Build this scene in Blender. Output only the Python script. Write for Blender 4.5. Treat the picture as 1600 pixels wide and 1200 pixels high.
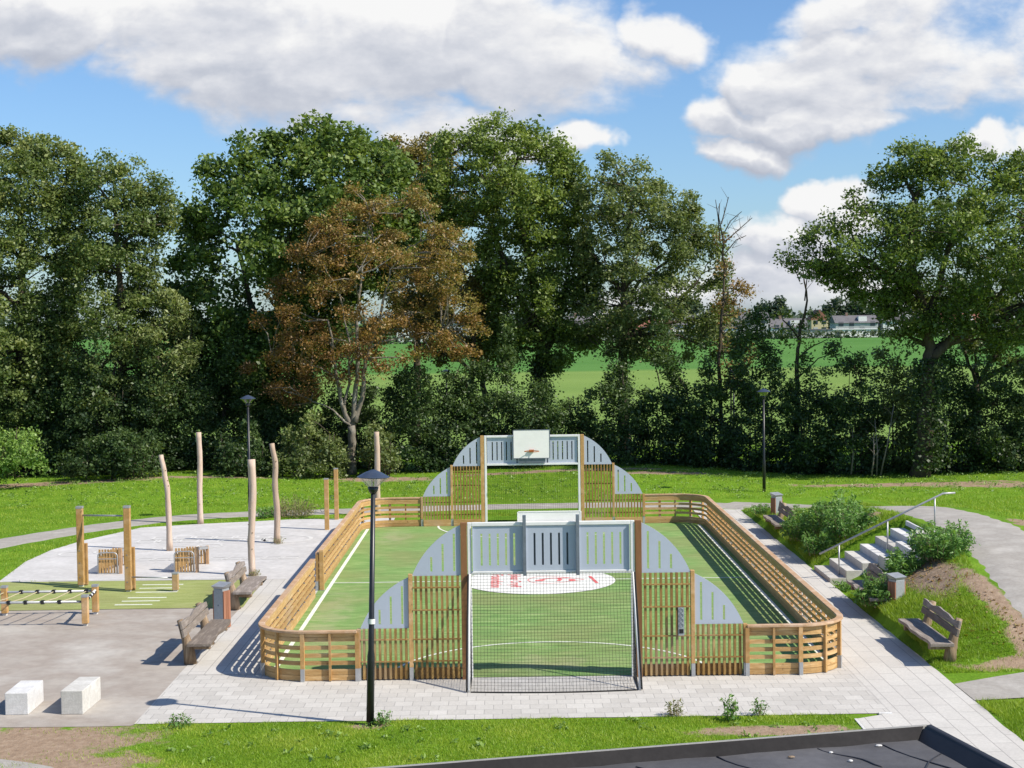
import bpy, math, random
import numpy as np
from math import sin, cos, pi, radians, sqrt
from mathutils import Vector, Matrix
random.seed(7)
S = bpy.context.scene
COL = S.collection
for o in list(bpy.data.objects): bpy.data.objects.remove(o)

# ------------------------------------------------------------------ camera
FPX, CH, YAW, PIT, ROL = 2400.0, 6.39, .0028, .0423, .0135     # focal length in px of a 1600 px wide frame
cam = bpy.data.cameras.new('camera'); cam.sensor_width = 36; cam.lens = 36*FPX/1600
cam.clip_start = .1; cam.clip_end = 6000
co = bpy.data.objects.new('camera', cam); COL.objects.link(co); S.camera = co
cF = Vector((sin(YAW)*cos(PIT), cos(YAW)*cos(PIT), -sin(PIT)))
cR = Vector((cos(YAW), -sin(YAW), 0)); cU = cR.cross(cF)
r_ = cR*cos(ROL)-cU*sin(ROL); u_ = cR*sin(ROL)+cU*cos(ROL)
M = Matrix((r_, u_, -cF)).transposed()          # scene appears turned counter-clockwise by ROL
co.matrix_world = Matrix.Translation((0, 0, CH)) @ M.to_4x4()
S.render.resolution_x = 1024; S.render.resolution_y = 768
S.view_settings.view_transform = 'Standard'; S.view_settings.look = 'None'
S.view_settings.exposure = 0.36; S.view_settings.gamma = 1

def ray(u, v):
    a, b = u-800, v-600
    return r_*(a/FPX) - u_*(b/FPX) + cF
def G(u, v, z=0.0):                # point of the ground plane (height z) seen at pixel u, v
    d = ray(u, v); t = (z-CH)/d.z
    return d.x*t, d.y*t
def AT(u, v, Y):                   # x and height of what is seen at u, v at distance Y
    d = ray(u, v); t = Y/d.y
    return d.x*t, CH+d.z*t

# ------------------------------------------------------------------ light
SUN = Vector((.918*cos(radians(43.7)), -.396*cos(radians(43.7)), sin(radians(43.7)))).normalized()
sl = bpy.data.lights.new('sun', 'SUN'); sl.energy = 5.0; sl.angle = radians(.5); sl.color = (1, .925, .81)
so = bpy.data.objects.new('sun', sl); COL.objects.link(so)
so.rotation_euler = SUN.to_track_quat('Z', 'Y').to_euler()

# ------------------------------------------------------------------ node helpers
class NT:
    def __init__(s, tree): s.t = tree; s.n = tree.nodes; s.l = tree.links
    def new(s, typ, **kw):
        n = s.n.new(typ)
        for k, v in kw.items():
            if k == 'inp':
                for a, b in v.items():
                    if isinstance(b, bpy.types.NodeSocket): s.l.new(b, n.inputs[a])
                    else: n.inputs[a].default_value = b
            else: setattr(n, k, v)
        return n
    def m(s, op, a, b=None, c=None, clamp=False):
        n = s.n.new('ShaderNodeMath'); n.operation = op; n.use_clamp = clamp
        for i, x in enumerate((a, b, c)):
            if x is None: continue
            if isinstance(x, bpy.types.NodeSocket): s.l.new(x, n.inputs[i])
            else: n.inputs[i].default_value = x
        return n.outputs[0]
    def vm(s, op, a, b=None):
        n = s.n.new('ShaderNodeVectorMath'); n.operation = op
        for i, x in enumerate((a, b)):
            if x is None: continue
            if isinstance(x, bpy.types.NodeSocket): s.l.new(x, n.inputs[i])
            else: n.inputs[i].default_value = x
        return n.outputs['Value'] if op in ('LENGTH', 'DOT_PRODUCT') else n.outputs[0]
    def noise(s, vec, scale, detail=4, rough=.55, dist=0.0):
        n = s.new('ShaderNodeTexNoise', inp={'Scale': scale, 'Detail': detail, 'Roughness': rough, 'Distortion': dist})
        if vec is not None: s.l.new(vec, n.inputs['Vector'])
        return n.outputs['Fac']
    def ramp(s, fac, stops, interp='LINEAR'):
        n = s.n.new('ShaderNodeValToRGB'); n.color_ramp.interpolation = interp
        e = n.color_ramp.elements
        while len(e) > len(stops): e.remove(e[-1])
        while len(e) < len(stops): e.new(.5)
        for i, (p, c) in enumerate(stops):
            e[i].position = p
            if not hasattr(c, '__len__'): c = (c, c, c)
            e[i].color = (*c[:3], 1)
        s.l.new(fac, n.inputs[0]); return n.outputs[0]
    def sstep(s, x, a, b):
        n = s.n.new('ShaderNodeMapRange'); n.interpolation_type = 'SMOOTHSTEP'
        s.l.new(x, n.inputs[0]); n.inputs[1].default_value = a; n.inputs[2].default_value = b
        return n.outputs[0]
    def mix(s, f, a, b, typ='MIX'):
        n = s.n.new('ShaderNodeMix'); n.data_type = 'RGBA'; n.blend_type = typ
        for i, x in ((0, f), (6, a), (7, b)):
            if isinstance(x, bpy.types.NodeSocket): s.l.new(x, n.inputs[i])
            elif i == 0: n.inputs[0].default_value = x
            else: n.inputs[i].default_value = (*x[:3], 1)
        return n.outputs[2]
    def blobs(s, vec, lst):        # max over ellipses of 1 - normalised distance
        out = None
        for cx, cy, rx, ry in lst:
            d = s.vm('SUBTRACT', vec, (cx, cy, 0)); d = s.vm('MULTIPLY', d, (1/rx, 1/ry, 0))
            e = s.m('SUBTRACT', 1.0, s.vm('LENGTH', d))
            out = e if out is None else s.m('MAXIMUM', out, e)
        return out

# ------------------------------------------------------------------ world: sky and clouds
W = bpy.data.worlds.new('World'); S.world = W; W.use_nodes = True
w = NT(W.node_tree); w.n.clear()
sky = w.new('ShaderNodeTexSky', sky_type='NISHITA', sun_disc=False, sun_elevation=radians(43.7),
            sun_rotation=math.atan2(SUN.x, SUN.y), air_density=1.0, dust_density=.6, ozone_density=2.5, altitude=0)
tc = w.new('ShaderNodeTexCoord').outputs['Generated']
sep = w.new('ShaderNodeSeparateXYZ'); w.l.new(tc, sep.inputs[0])
X_, Y_, Z_ = sep.outputs
Yc = w.m('MAXIMUM', w.m('ABSOLUTE', Y_), .05)
U_ = w.m('DIVIDE', X_, Yc); V_ = w.m('DIVIDE', Z_, Yc)
cv = w.new('ShaderNodeCombineXYZ'); w.l.new(U_, cv.inputs[0]); w.l.new(V_, cv.inputs[1]); P = cv.outputs[0]
def cl(px, py, rx, ry):
    d = ray(px, py); return (d.x/d.y, d.z/d.y, rx/2400, ry/2400)
CL = [cl(*a) for a in ((60, 20, 230, 95), (330, 40, 260, 130), (560, 90, 300, 150), (800, 70, 220, 160), (640, 190, 260, 75),
      (800, 235, 150, 60), (1035, 45, 92, 62), (1195, 125, 95, 62), (1120, 190, 100, 52), (1330, 120, 240, 110),
      (1480, 70, 260, 150), (1270, 190, 190, 42), (1440, 145, 180, 50), (1140, 240, 95, 32), (1350, 20, 160, 60),
      (1300, 320, 90, 36), (1215, 385, 85, 50), (1270, 440, 200, 70), (1150, 470, 240, 50), (1560, 235, 80, 34), (900, 215, 60, 40))]
wv = w.new('ShaderNodeTexNoise', inp={'Vector': P, 'Scale': 11.0, 'Detail': 5.0, 'Roughness': .55}).outputs['Color']
Pd = w.vm('ADD', P, w.vm('MULTIPLY', w.vm('SUBTRACT', wv, (.5, .5, .5)), (.13, .07, 0)))
def dens_at(off):
    pd = w.vm('ADD', Pd, off) if off else Pd
    q = w.vm('MULTIPLY', w.vm('ADD', P, off) if off else P, (1, 1.8, 1)); q = w.vm('ADD', q, (0, 0, 3.1))
    a = w.m('ADD', w.m('MULTIPLY', w.noise(q, 8, 7, .52, .2), .8), w.m('MULTIPLY', w.noise(q, 25, 6, .6, .1), .2))
    return w.m('ADD', w.m('MINIMUM', w.blobs(pd, CL), .55), w.m('MULTIPLY', w.m('SUBTRACT', a, .5), 2.1)), a
dens, n0 = dens_at(None); d1, n1 = dens_at((.004, .0085, 0)); d2, n2 = dens_at((.012, .03, 0))
mask = w.sstep(dens, .0, .44)
relief = w.m('ADD', w.m('MULTIPLY', w.m('SUBTRACT', dens, d1), 1.45), w.m('MULTIPLY', w.m('SUBTRACT', dens, d2), .50))
thick = w.sstep(dens, .15, .9)
lit = w.m('ADD', w.m('SUBTRACT', .735, w.m('MULTIPLY', thick, .30)), relief, clamp=True)
ccol = w.ramp(lit, [(0, (.52, .56, .66)), (.35, (.64, .675, .76)), (.62, (.80, .82, .88)), (.85, (.96, .965, .985)), (1, (1.04, 1.04, 1.04))])
up = w.sstep(Z_, -.01, .02)
mask = w.m('MULTIPLY', mask, up)
# elsewhere in the sky (behind and above the camera) a scatter of cumulus
wide = w.sstep(w.noise(tc, 2.3, 6, .6), .55, .72)
infront = w.m('MULTIPLY', w.sstep(Y_, 0, .4), w.sstep(w.m('ABSOLUTE', V_), .7, .35))
mask = w.m('MAXIMUM', w.m('MULTIPLY', mask, infront), w.m('MULTIPLY', w.m('MULTIPLY', wide, up), w.m('MULTIPLY', w.m('SUBTRACT', 1.0, infront), .7)))
skyc = w.mix(1.0, sky.outputs[0], (.78, .97, 1.20), 'MULTIPLY')
b1 = w.new('ShaderNodeBackground', inp={'Color': skyc, 'Strength': .098})
b2 = w.new('ShaderNodeBackground', inp={'Color': ccol, 'Strength': .70})
mx = w.new('ShaderNodeMixShader'); w.l.new(mask, mx.inputs[0]); w.l.new(b1.outputs[0], mx.inputs[1]); w.l.new(b2.outputs[0], mx.inputs[2])
wo = w.new('ShaderNodeOutputWorld'); w.l.new(mx.outputs[0], wo.inputs[0])

# ------------------------------------------------------------------ materials
MT = {}
def mat(name, c1, c2=None, scale=4, rough=.8, metal=0, stretch=(1, 1, 1), bump=0, c3=None, bscale=None, spec=.3, detail=5, lo=.3, hi=.7):
    m = bpy.data.materials.new(name); m.use_nodes = True; t = NT(m.node_tree)
    bs = t.n['Principled BSDF']
    bs.inputs['Roughness'].default_value = rough; bs.inputs['Metallic'].default_value = metal
    bs.inputs['Specular IOR Level'].default_value = spec; smooth_ = name in ('steel_panel', 'white_paint', 'board_white')
    v = t.new('ShaderNodeTexCoord').outputs['Object']; vs = t.vm('MULTIPLY', v, stretch)
    if c2 is None: c2 = tuple(x*.8 for x in c1)
    f = t.noise(vs, scale, detail)
    st = [(lo, c1), (hi, c2)] if c3 is None else [(lo, c1), (.5, c2), (hi, c3)]
    c = t.ramp(f, st)
    g = t.noise(vs, scale*11, 3)
    c = t.mix(.08 if smooth_ else .35, c, t.ramp(g, [(.3, .55), (.7, 1.0)]), 'MULTIPLY')
    if any(k in name for k in ('pine', 'wood', 'log', 'membrane', 'concrete')):
        ri = t.new('ShaderNodeNewGeometry').outputs['Random Per Island']; oi = t.new('ShaderNodeObjectInfo').outputs['Random']
        rv = t.m('FRACT', t.m('ADD', ri, t.m('MULTIPLY', oi, 7.3)))
        c = t.mix(1.0, c, t.ramp(rv, [(0, (.78, .76, .74)), (.5, (1, 1, 1)), (1, (1.1, 1.12, 1.2))]), 'MULTIPLY')
        if 'pine' in name:
            kn = t.sstep(t.noise(t.vm('MULTIPLY', v, (6, 6, 4)), 2.2, 2), .68, .74); c = t.mix(t.m('MULTIPLY', kn, .55), c, (.16, .08, .03))
            gr = t.sstep(t.noise(v, .8, 4), .52, .72); c = t.mix(t.m('MULTIPLY', gr, .35), c, (.40, .34, .27))
    t.l.new(c, bs.inputs['Base Color'])
    if bump:
        b = t.new('ShaderNodeBump', inp={'Strength': bump, 'Distance': .02, 'Height': t.noise(vs, bscale or scale*8, 4)})
        t.l.new(b.outputs[0], bs.inputs['Normal'])
    MT[name] = m; m['_'] = 0
    return m
def brickmat(name, cols, bw, bh, mortar, mc, offset=.5, rot=0, msize=.006, rough=.85, dirt=.5):
    m = bpy.data.materials.new(name); m.use_nodes = True; t = NT(m.node_tree); bs = t.n['Principled BSDF']
    bs.inputs['Roughness'].default_value = rough; bs.inputs['Specular IOR Level'].default_value = .2
    v = t.new('ShaderNodeTexCoord').outputs['Object']
    mp = t.new('ShaderNodeMapping', inp={'Vector': v}); mp.inputs['Rotation'].default_value = (0, 0, rot)
    wob = t.new('ShaderNodeTexNoise', inp={'Vector': v, 'Scale': 3.0, 'Detail': 2.0}).outputs['Color']
    vv = t.vm('ADD', mp.outputs[0], t.vm('MULTIPLY', wob, (.012, .012, 0)))
    br = t.new('ShaderNodeTexBrick', inp={'Vector': vv, 'Color1': (*cols[0], 1), 'Color2': (*cols[1], 1), 'Mortar': (*mc, 1),
               'Scale': 1.0, 'Mortar Size': msize, 'Mortar Smooth': .3, 'Bias': 0.0, 'Brick Width': bw, 'Row Height': bh})
    br.offset = offset
    d = t.ramp(t.noise(v, 1.1, 6, .6), [(.3, .80), (.65, 1.0)])
    d2 = t.ramp(t.noise(v, 22, 4), [(.25, .82), (.7, 1.0)])
    c = t.mix(dirt, br.outputs[0], d, 'MULTIPLY'); c = t.mix(.8, c, d2, 'MULTIPLY')
    t.l.new(c, bs.inputs['Base Color'])
    b = t.new('ShaderNodeBump', inp={'Strength': .25, 'Distance': .01, 'Height': t.m('SUBTRACT', t.noise(v, 60, 3), br.outputs[1])})
    t.l.new(b.outputs[0], bs.inputs['Normal']); MT[name] = m; return m

mat('pine', (.585, .365, .145), (.46, .265, .09), 3, .65, stretch=(1, 1, 1.2), c3=(.62, .40, .20), bump=.2)
mat('pine_long', (.59, .385, .165), (.485, .29, .11), 2.2, .65, stretch=(1, 1, 7), c3=(.67, .46, .22), bump=.2)
mat('pine_cap', (.55, .36, .22), (.44, .27, .14), 3, .7, bump=.2, c3=(.60, .43, .29))
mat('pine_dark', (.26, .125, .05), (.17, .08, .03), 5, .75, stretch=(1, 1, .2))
mat('pine_slat', (.42, .26, .08), (.27, .155, .045), 5, .7, stretch=(3, 1, .5), c3=(.50, .33, .12))
mat('log_wood', (.62, .48, .37), (.50, .37, .27), 3, .7, stretch=(4, 4, .35), c3=(.66, .54, .44), bump=.3)
mat('grey_wood', (.30, .26, .22), (.21, .175, .145), 4, .8, stretch=(3, .4, 3), c3=(.38, .33, .28), bump=.3)
mat('leg_wood', (.42, .31, .20), (.25, .175, .11), 5, .8, stretch=(3, 3, .4), c3=(.50, .39, .27), bump=.4)
mat('steel_panel', (.47, .515, .60), (.45, .495, .575), .8, .5, metal=.15, spec=.4)
mat('steel_dark', (.22, .25, .29), (.17, .195, .23), 3, .5, metal=.3)
mat('galv', (.50, .51, .51), (.40, .41, .42), 9, .45, metal=.5)
mat('white_paint', (.80, .80, .78), (.72, .72, .69), 4, .45, spec=.5)
mat('board_white', (.88, .87, .82), (.82, .81, .76), 3, .5)
mat('black_paint', (.012, .013, .016), (.02, .021, .025), 8, .38, spec=.5)
mat('lamp_hood', (.035, .05, .08), (.05, .065, .10), 6, .3, spec=.6)
mat('net_black', (.012, .012, .012), (.02, .02, .02), 9, .8)
mat('rim_orange', (.45, .16, .05), (.32, .10, .03), 9, .5)
mat('bin_grey', (.42, .45, .47), (.36, .385, .40), 3, .45, metal=.3)
mat('bin_wood', (.42, .20, .12), (.30, .13, .075), 4, .7, stretch=(9, 9, .3), c3=(.50, .27, .17))
mat('concrete', (.68, .665, .62), (.57, .555, .51), 2.4, .9, bump=.25, c3=(.72, .71, .67), bscale=40)
mat('rope', (.50, .44, .28), (.40, .35, .22), 20, .9)
mat('clamp', (.02, .02, .022), (.03, .03, .03), 9, .5)
mat('red_paint', (.68, .10, .10), (.80, .30, .28), 3, .8, lo=.35, hi=.75)
mat('line_white', (.78, .79, .72), (.62, .66, .52), 5, .9, lo=.4, hi=.8)
mat('oval_white', (.80, .80, .75), (.70, .70, .64), 6, .9)
mat('pale_mark', (.70, .69, .66), (.58, .57, .545), 3, .9)
mat('asphalt_path', (.42, .395, .355), (.345, .32, .285), 1.2, .95, c3=(.46, .435, .395), bump=.3, bscale=70)
mat('asphalt_tan', (.455, .42, .37), (.345, .30, .257), .45, .95, c3=(.485, .455, .41), bump=.3, bscale=70, detail=8)
mat('play_concrete', (.575, .552, .508), (.49, .47, .43), .6, .9, c3=(.615, .592, .546), bump=.15, bscale=60, detail=8)
mat('membrane', (.050, .047, .045), (.078, .074, .070), 1.3, .65, c3=(.11, .105, .10), bump=.5, bscale=3, spec=.5)
mat('coping', (.30, .295, .28), (.25, .245, .235), 4, .7)
mat('membrane_dark', (.022, .022, .026), (.034, .034, .038), 2, .5, spec=.35)
mat('membrane_up', (.030, .029, .030), (.048, .046, .046), 2, .85, spec=.08, bump=.4, bscale=5)
mat('soil', (.20, .135, .09), (.13, .085, .055), 2.5, .95, c3=(.26, .19, .13), bump=.6, bscale=18)
mat('bark', (.105, .085, .06), (.05, .04, .028), 3, .9, stretch=(2, 2, .5), bump=.6)
mat('bark_pale', (.30, .27, .22), (.15, .13, .10), 2.6, .85, stretch=(2, 2, .7), bump=.4, c3=(.37, .34, .29))
mat('bark_tan', (.26, .19, .12), (.14, .10, .065), 2.6, .85, stretch=(2, 2, .5), bump=.4)
mat('brick_wall', (.30, .20, .15), (.24, .155, .115), 3, .9)
mat('house_white', (.84, .83, .80), (.78, .77, .74), .4, .8)
mat('house_cream', (.62, .52, .32), (.55, .45, .27), .4, .8)
mat('house_grey', (.50, .50, .50), (.42, .425, .43), .4, .8)
mat('roof_grey', (.17, .165, .17), (.13, .125, .13), .5, .8)
mat('roof_red', (.30, .135, .09), (.24, .105, .07), .5, .8)
mat('window_dark', (.04, .05, .07), (.06, .075, .10), .5, .2, spec=.7)
mat('door_blue', (.05, .08, .22), (.04, .065, .18), .5, .5)
brickmat('pavers', ((.59, .567, .522), (.50, .477, .437)), .30, .30, .01, (.33, .315, .295), .5, 0, .006)
brickmat('slabs', ((.59, .567, .522), (.555, .53, .488)), .90, .31, .01, (.31, .295, .275), .5, pi/2, .007)
# glass of the lamps
gm = bpy.data.materials.new('lamp_glass'); gm.use_nodes = True; gt = NT(gm.node_tree); gt.n.clear()
tr = gt.new('ShaderNodeBsdfTransparent', inp={'Color': (.86, .88, .86, 1)})
gl = gt.new('ShaderNodeBsdfGlossy', inp={'Color': (.8, .82, .8, 1), 'Roughness': .15})
gx = gt.new('ShaderNodeMixShader', inp={0: .32, 1: tr.outputs[0], 2: gl.outputs[0]})
go = gt.new('ShaderNodeOutputMaterial', inp={0: gx.outputs[0]}); MT['lamp_glass'] = gm

# dirt patches of the grass, in world metres: x, y, rx, ry
DIRT = [(-7.7, 23.2, 2.9, 1.7), (-6.3, 21.5, 1.6, 1.6), (4.2, 23.4, 1.8, .42), (8.95, 32.6, .75, 2.3), (9.5, 30.4, .40, 2.8), (9.3, 27.35, 1.5, .4),
        (15, 57.6, 5.5, 1.0), (19, 56.6, 4, 1.0), (-5.2, 62.8, 3.0, 1.2), (-20, 62, 7, 1.2), (9.95, 35.3, .4, 1.8), (9.6, 28.2, .5, 1.2),
        (-13, 62.6, 5, .6), (2, 63.5, 6, .7), (-2.25, 24.0, .45, .22), (6.3, 61.8, 3, .7), (12.6, 36.6, .35, 2.5), (9.6, 40.5, .5, .6)]
def groundmat():
    m = bpy.data.materials.new('grass_ground'); m.use_nodes = True; t = NT(m.node_tree); bs = t.n['Principled BSDF']
    bs.inputs['Roughness'].default_value = .95; bs.inputs['Specular IOR Level'].default_value = .1
    v = t.new('ShaderNodeTexCoord').outputs['Object']
    big = t.noise(v, .10, 3); mid = t.noise(t.vm('MULTIPLY', v, (1, .8, 1)), 1.1, 6, .65); fine = t.noise(t.vm('MULTIPLY', v, (1, .45, 1)), 14, 5, .7)
    g = t.ramp(mid, [(.25, (.088, .19, .012)), (.5, (.135, .26, .018)), (.75, (.20, .325, .032))])
    g = t.mix(.9, g, t.ramp(fine, [(.28, .72), (.5, .97), (.75, 1.18)]), 'MULTIPLY')
    g = t.mix(.5, g, t.ramp(big, [(.35, .75), (.65, 1.1)]), 'MULTIPLY')
    # the far field: a smoother, yellower meadow near and a blue-green one beyond
    sp = t.new('ShaderNodeSeparateXYZ', inp={0: v}).outputs
    fld = t.ramp(t.noise(t.vm('MULTIPLY', v, (.3, 1, 1)), .06, 3), [(.3, (.145, .235, .05)), (.7, (.19, .28, .065))])
    fld2 = t.ramp(t.noise(v, .04, 2), [(.3, (.075, .185, .035)), (.7, (.095, .215, .045))])
    fld = t.mix(t.sstep(t.m('ADD', sp[1], t.m('MULTIPLY', t.noise(v, .02, 2), 20)), 190, 200), fld, fld2)
    g = t.mix(t.sstep(sp[1], 74, 78), g, fld)
    e = t.blobs(v, DIRT)
    d = t.sstep(t.m('ADD', e, t.m('MULTIPLY', t.m('SUBTRACT', t.noise(v, 1.9, 6, .65), .5), 1.9)), .12, .42)
    s = t.ramp(t.noise(v, 6, 6, .7), [(.25, (.22, .15, .10)), (.5, (.31, .225, .155)), (.75, (.39, .30, .22))])
    t.l.new(t.mix(d, g, s), bs.inputs['Base Color'])
    b = t.new('ShaderNodeBump', inp={'Strength': .7, 'Distance': .05, 'Height': t.noise(v, 9, 6, .7)})
    t.l.new(b.outputs[0], bs.inputs['Normal']); MT['grass_ground'] = m
groundmat()
CXT = .727
def turfmat(name, a, b, c):
    m = bpy.data.materials.new(name); m.use_nodes = True; t = NT(m.node_tree); bs = t.n['Principled BSDF']
    bs.inputs['Roughness'].default_value = .85; bs.inputs['Specular IOR Level'].default_value = .2
    v = t.new('ShaderNodeTexCoord').outputs['Object']
    st = t.noise(t.vm('MULTIPLY', v, (.5, 2.4, 1)), 2.6, 7, .68, .3); bl = t.noise(v, .45, 4)
    g = t.ramp(st, [(.3, a), (.5, b), (.72, c)])
    g = t.mix(t.ramp(bl, [(.42, 0.0), (.66, .5)]), g, (.27, .26, .11))
    g = t.mix(.8, g, t.ramp(t.noise(v, 45, 4, .7), [(.25, .6), (.75, 1.15)]), 'MULTIPLY')
    if name == 'court_turf':      # worn ground before the goals and along the left line
        e = t.blobs(v, [(CXT, 28.2, 2.2, 1.3), (CXT, 46.2, 2.2, 1.3), (-3.9, 33, .9, 7), (-3.4, 45, 1.2, 3), (.7, 40.5, 2.5, 1.2), (3.6, 31, 2.4, .8)])
        wn = t.sstep(t.m('ADD', e, t.m('MULTIPLY', t.m('SUBTRACT', t.noise(v, 1.6, 7, .7), .5), 2.6)), .35, 1.1)
        g = t.mix(t.m('MULTIPLY', wn, .5), g, (.36, .345, .20))
        sp = t.sstep(t.noise(v, 38, 2), .71, .76); g = t.mix(sp, g, (.32, .27, .12))
    t.l.new(g, bs.inputs['Base Color'])
    bb = t.new('ShaderNodeBump', inp={'Strength': .5, 'Distance': .02, 'Height': t.noise(v, 60, 4, .7)})
    t.l.new(bb.outputs[0], bs.inputs['Normal']); MT[name] = m
turfmat('court_turf', (.125, .245, .068), (.20, .34, .10), (.37, .48, .19))
turfmat('strip_turf', (.25, .30, .085), (.32, .365, .12), (.42, .45, .20))
def leafmat(name, cols, trans=.3, rough=.55):
    m = bpy.data.materials.new(name); m.use_nodes = True; t = NT(m.node_tree)
    bs = t.n['Principled BSDF']; bs.inputs['Roughness'].default_value = .48; bs.inputs['Specular IOR Level'].default_value = .4
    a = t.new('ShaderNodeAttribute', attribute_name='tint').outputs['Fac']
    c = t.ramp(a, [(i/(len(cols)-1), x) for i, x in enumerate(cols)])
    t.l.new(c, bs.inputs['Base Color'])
    tl = t.new('ShaderNodeBsdfTranslucent'); t.l.new(t.mix(1, c, (1.3, 1.35, .6), 'MULTIPLY'), tl.inputs[0])
    mx = t.new('ShaderNodeMixShader', inp={0: trans, 1: bs.outputs[0], 2: tl.outputs[0]})
    t.l.new(mx.outputs[0], t.n['Material Output'].inputs[0]); MT[name] = m
leafmat('leaf_ash', ((0.063, 0.099, 0.033), (0.119, 0.168, 0.048), (0.189, 0.240, 0.076), (0.294, 0.305, 0.091)))
leafmat('leaf_maple', ((0.043, 0.082, 0.026), (0.088, 0.149, 0.036), (0.147, 0.215, 0.048), (0.225, 0.283, 0.066)))
leafmat('leaf_rust', ((0.133, 0.077, 0.030), (0.242, 0.133, 0.042), (0.296, 0.192, 0.059), (0.233, 0.232, 0.060)))
leafmat('leaf_mixed', ((0.114, 0.091, 0.032), (0.166, 0.140, 0.045), (0.210, 0.190, 0.054), (0.280, 0.214, 0.064)))
leafmat('leaf_oak', ((0.074, 0.110, 0.029), (0.129, 0.187, 0.042), (0.203, 0.267, 0.058), (0.294, 0.356, 0.088)))
leafmat('leaf_oakdull', ((0.073, 0.105, 0.040), (0.121, 0.161, 0.055), (0.185, 0.227, 0.076), (0.266, 0.306, 0.114)))
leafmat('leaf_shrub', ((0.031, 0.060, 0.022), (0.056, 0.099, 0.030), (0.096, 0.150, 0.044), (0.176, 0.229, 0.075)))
leafmat('leaf_bright', ((0.090, 0.165, 0.033), (0.150, 0.255, 0.052), (0.225, 0.345, 0.078), (0.300, 0.420, 0.104)))
leafmat('leaf_weed', ((0.070, 0.165, 0.036), (0.115, 0.243, 0.048), (0.167, 0.314, 0.072), (0.257, 0.408, 0.120)))
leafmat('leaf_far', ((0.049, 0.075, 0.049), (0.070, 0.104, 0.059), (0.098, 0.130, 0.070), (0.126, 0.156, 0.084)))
leafmat('grass_blade', ((0.160, 0.260, 0.017), (0.225, 0.342, 0.024), (0.304, 0.413, 0.039), (0.435, 0.484, 0.088)), .35)
leafmat('dry_grass', ((.20, .17, .07), (.26, .24, .10), (.20, .25, .08), (.33, .30, .16)), .3)

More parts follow.
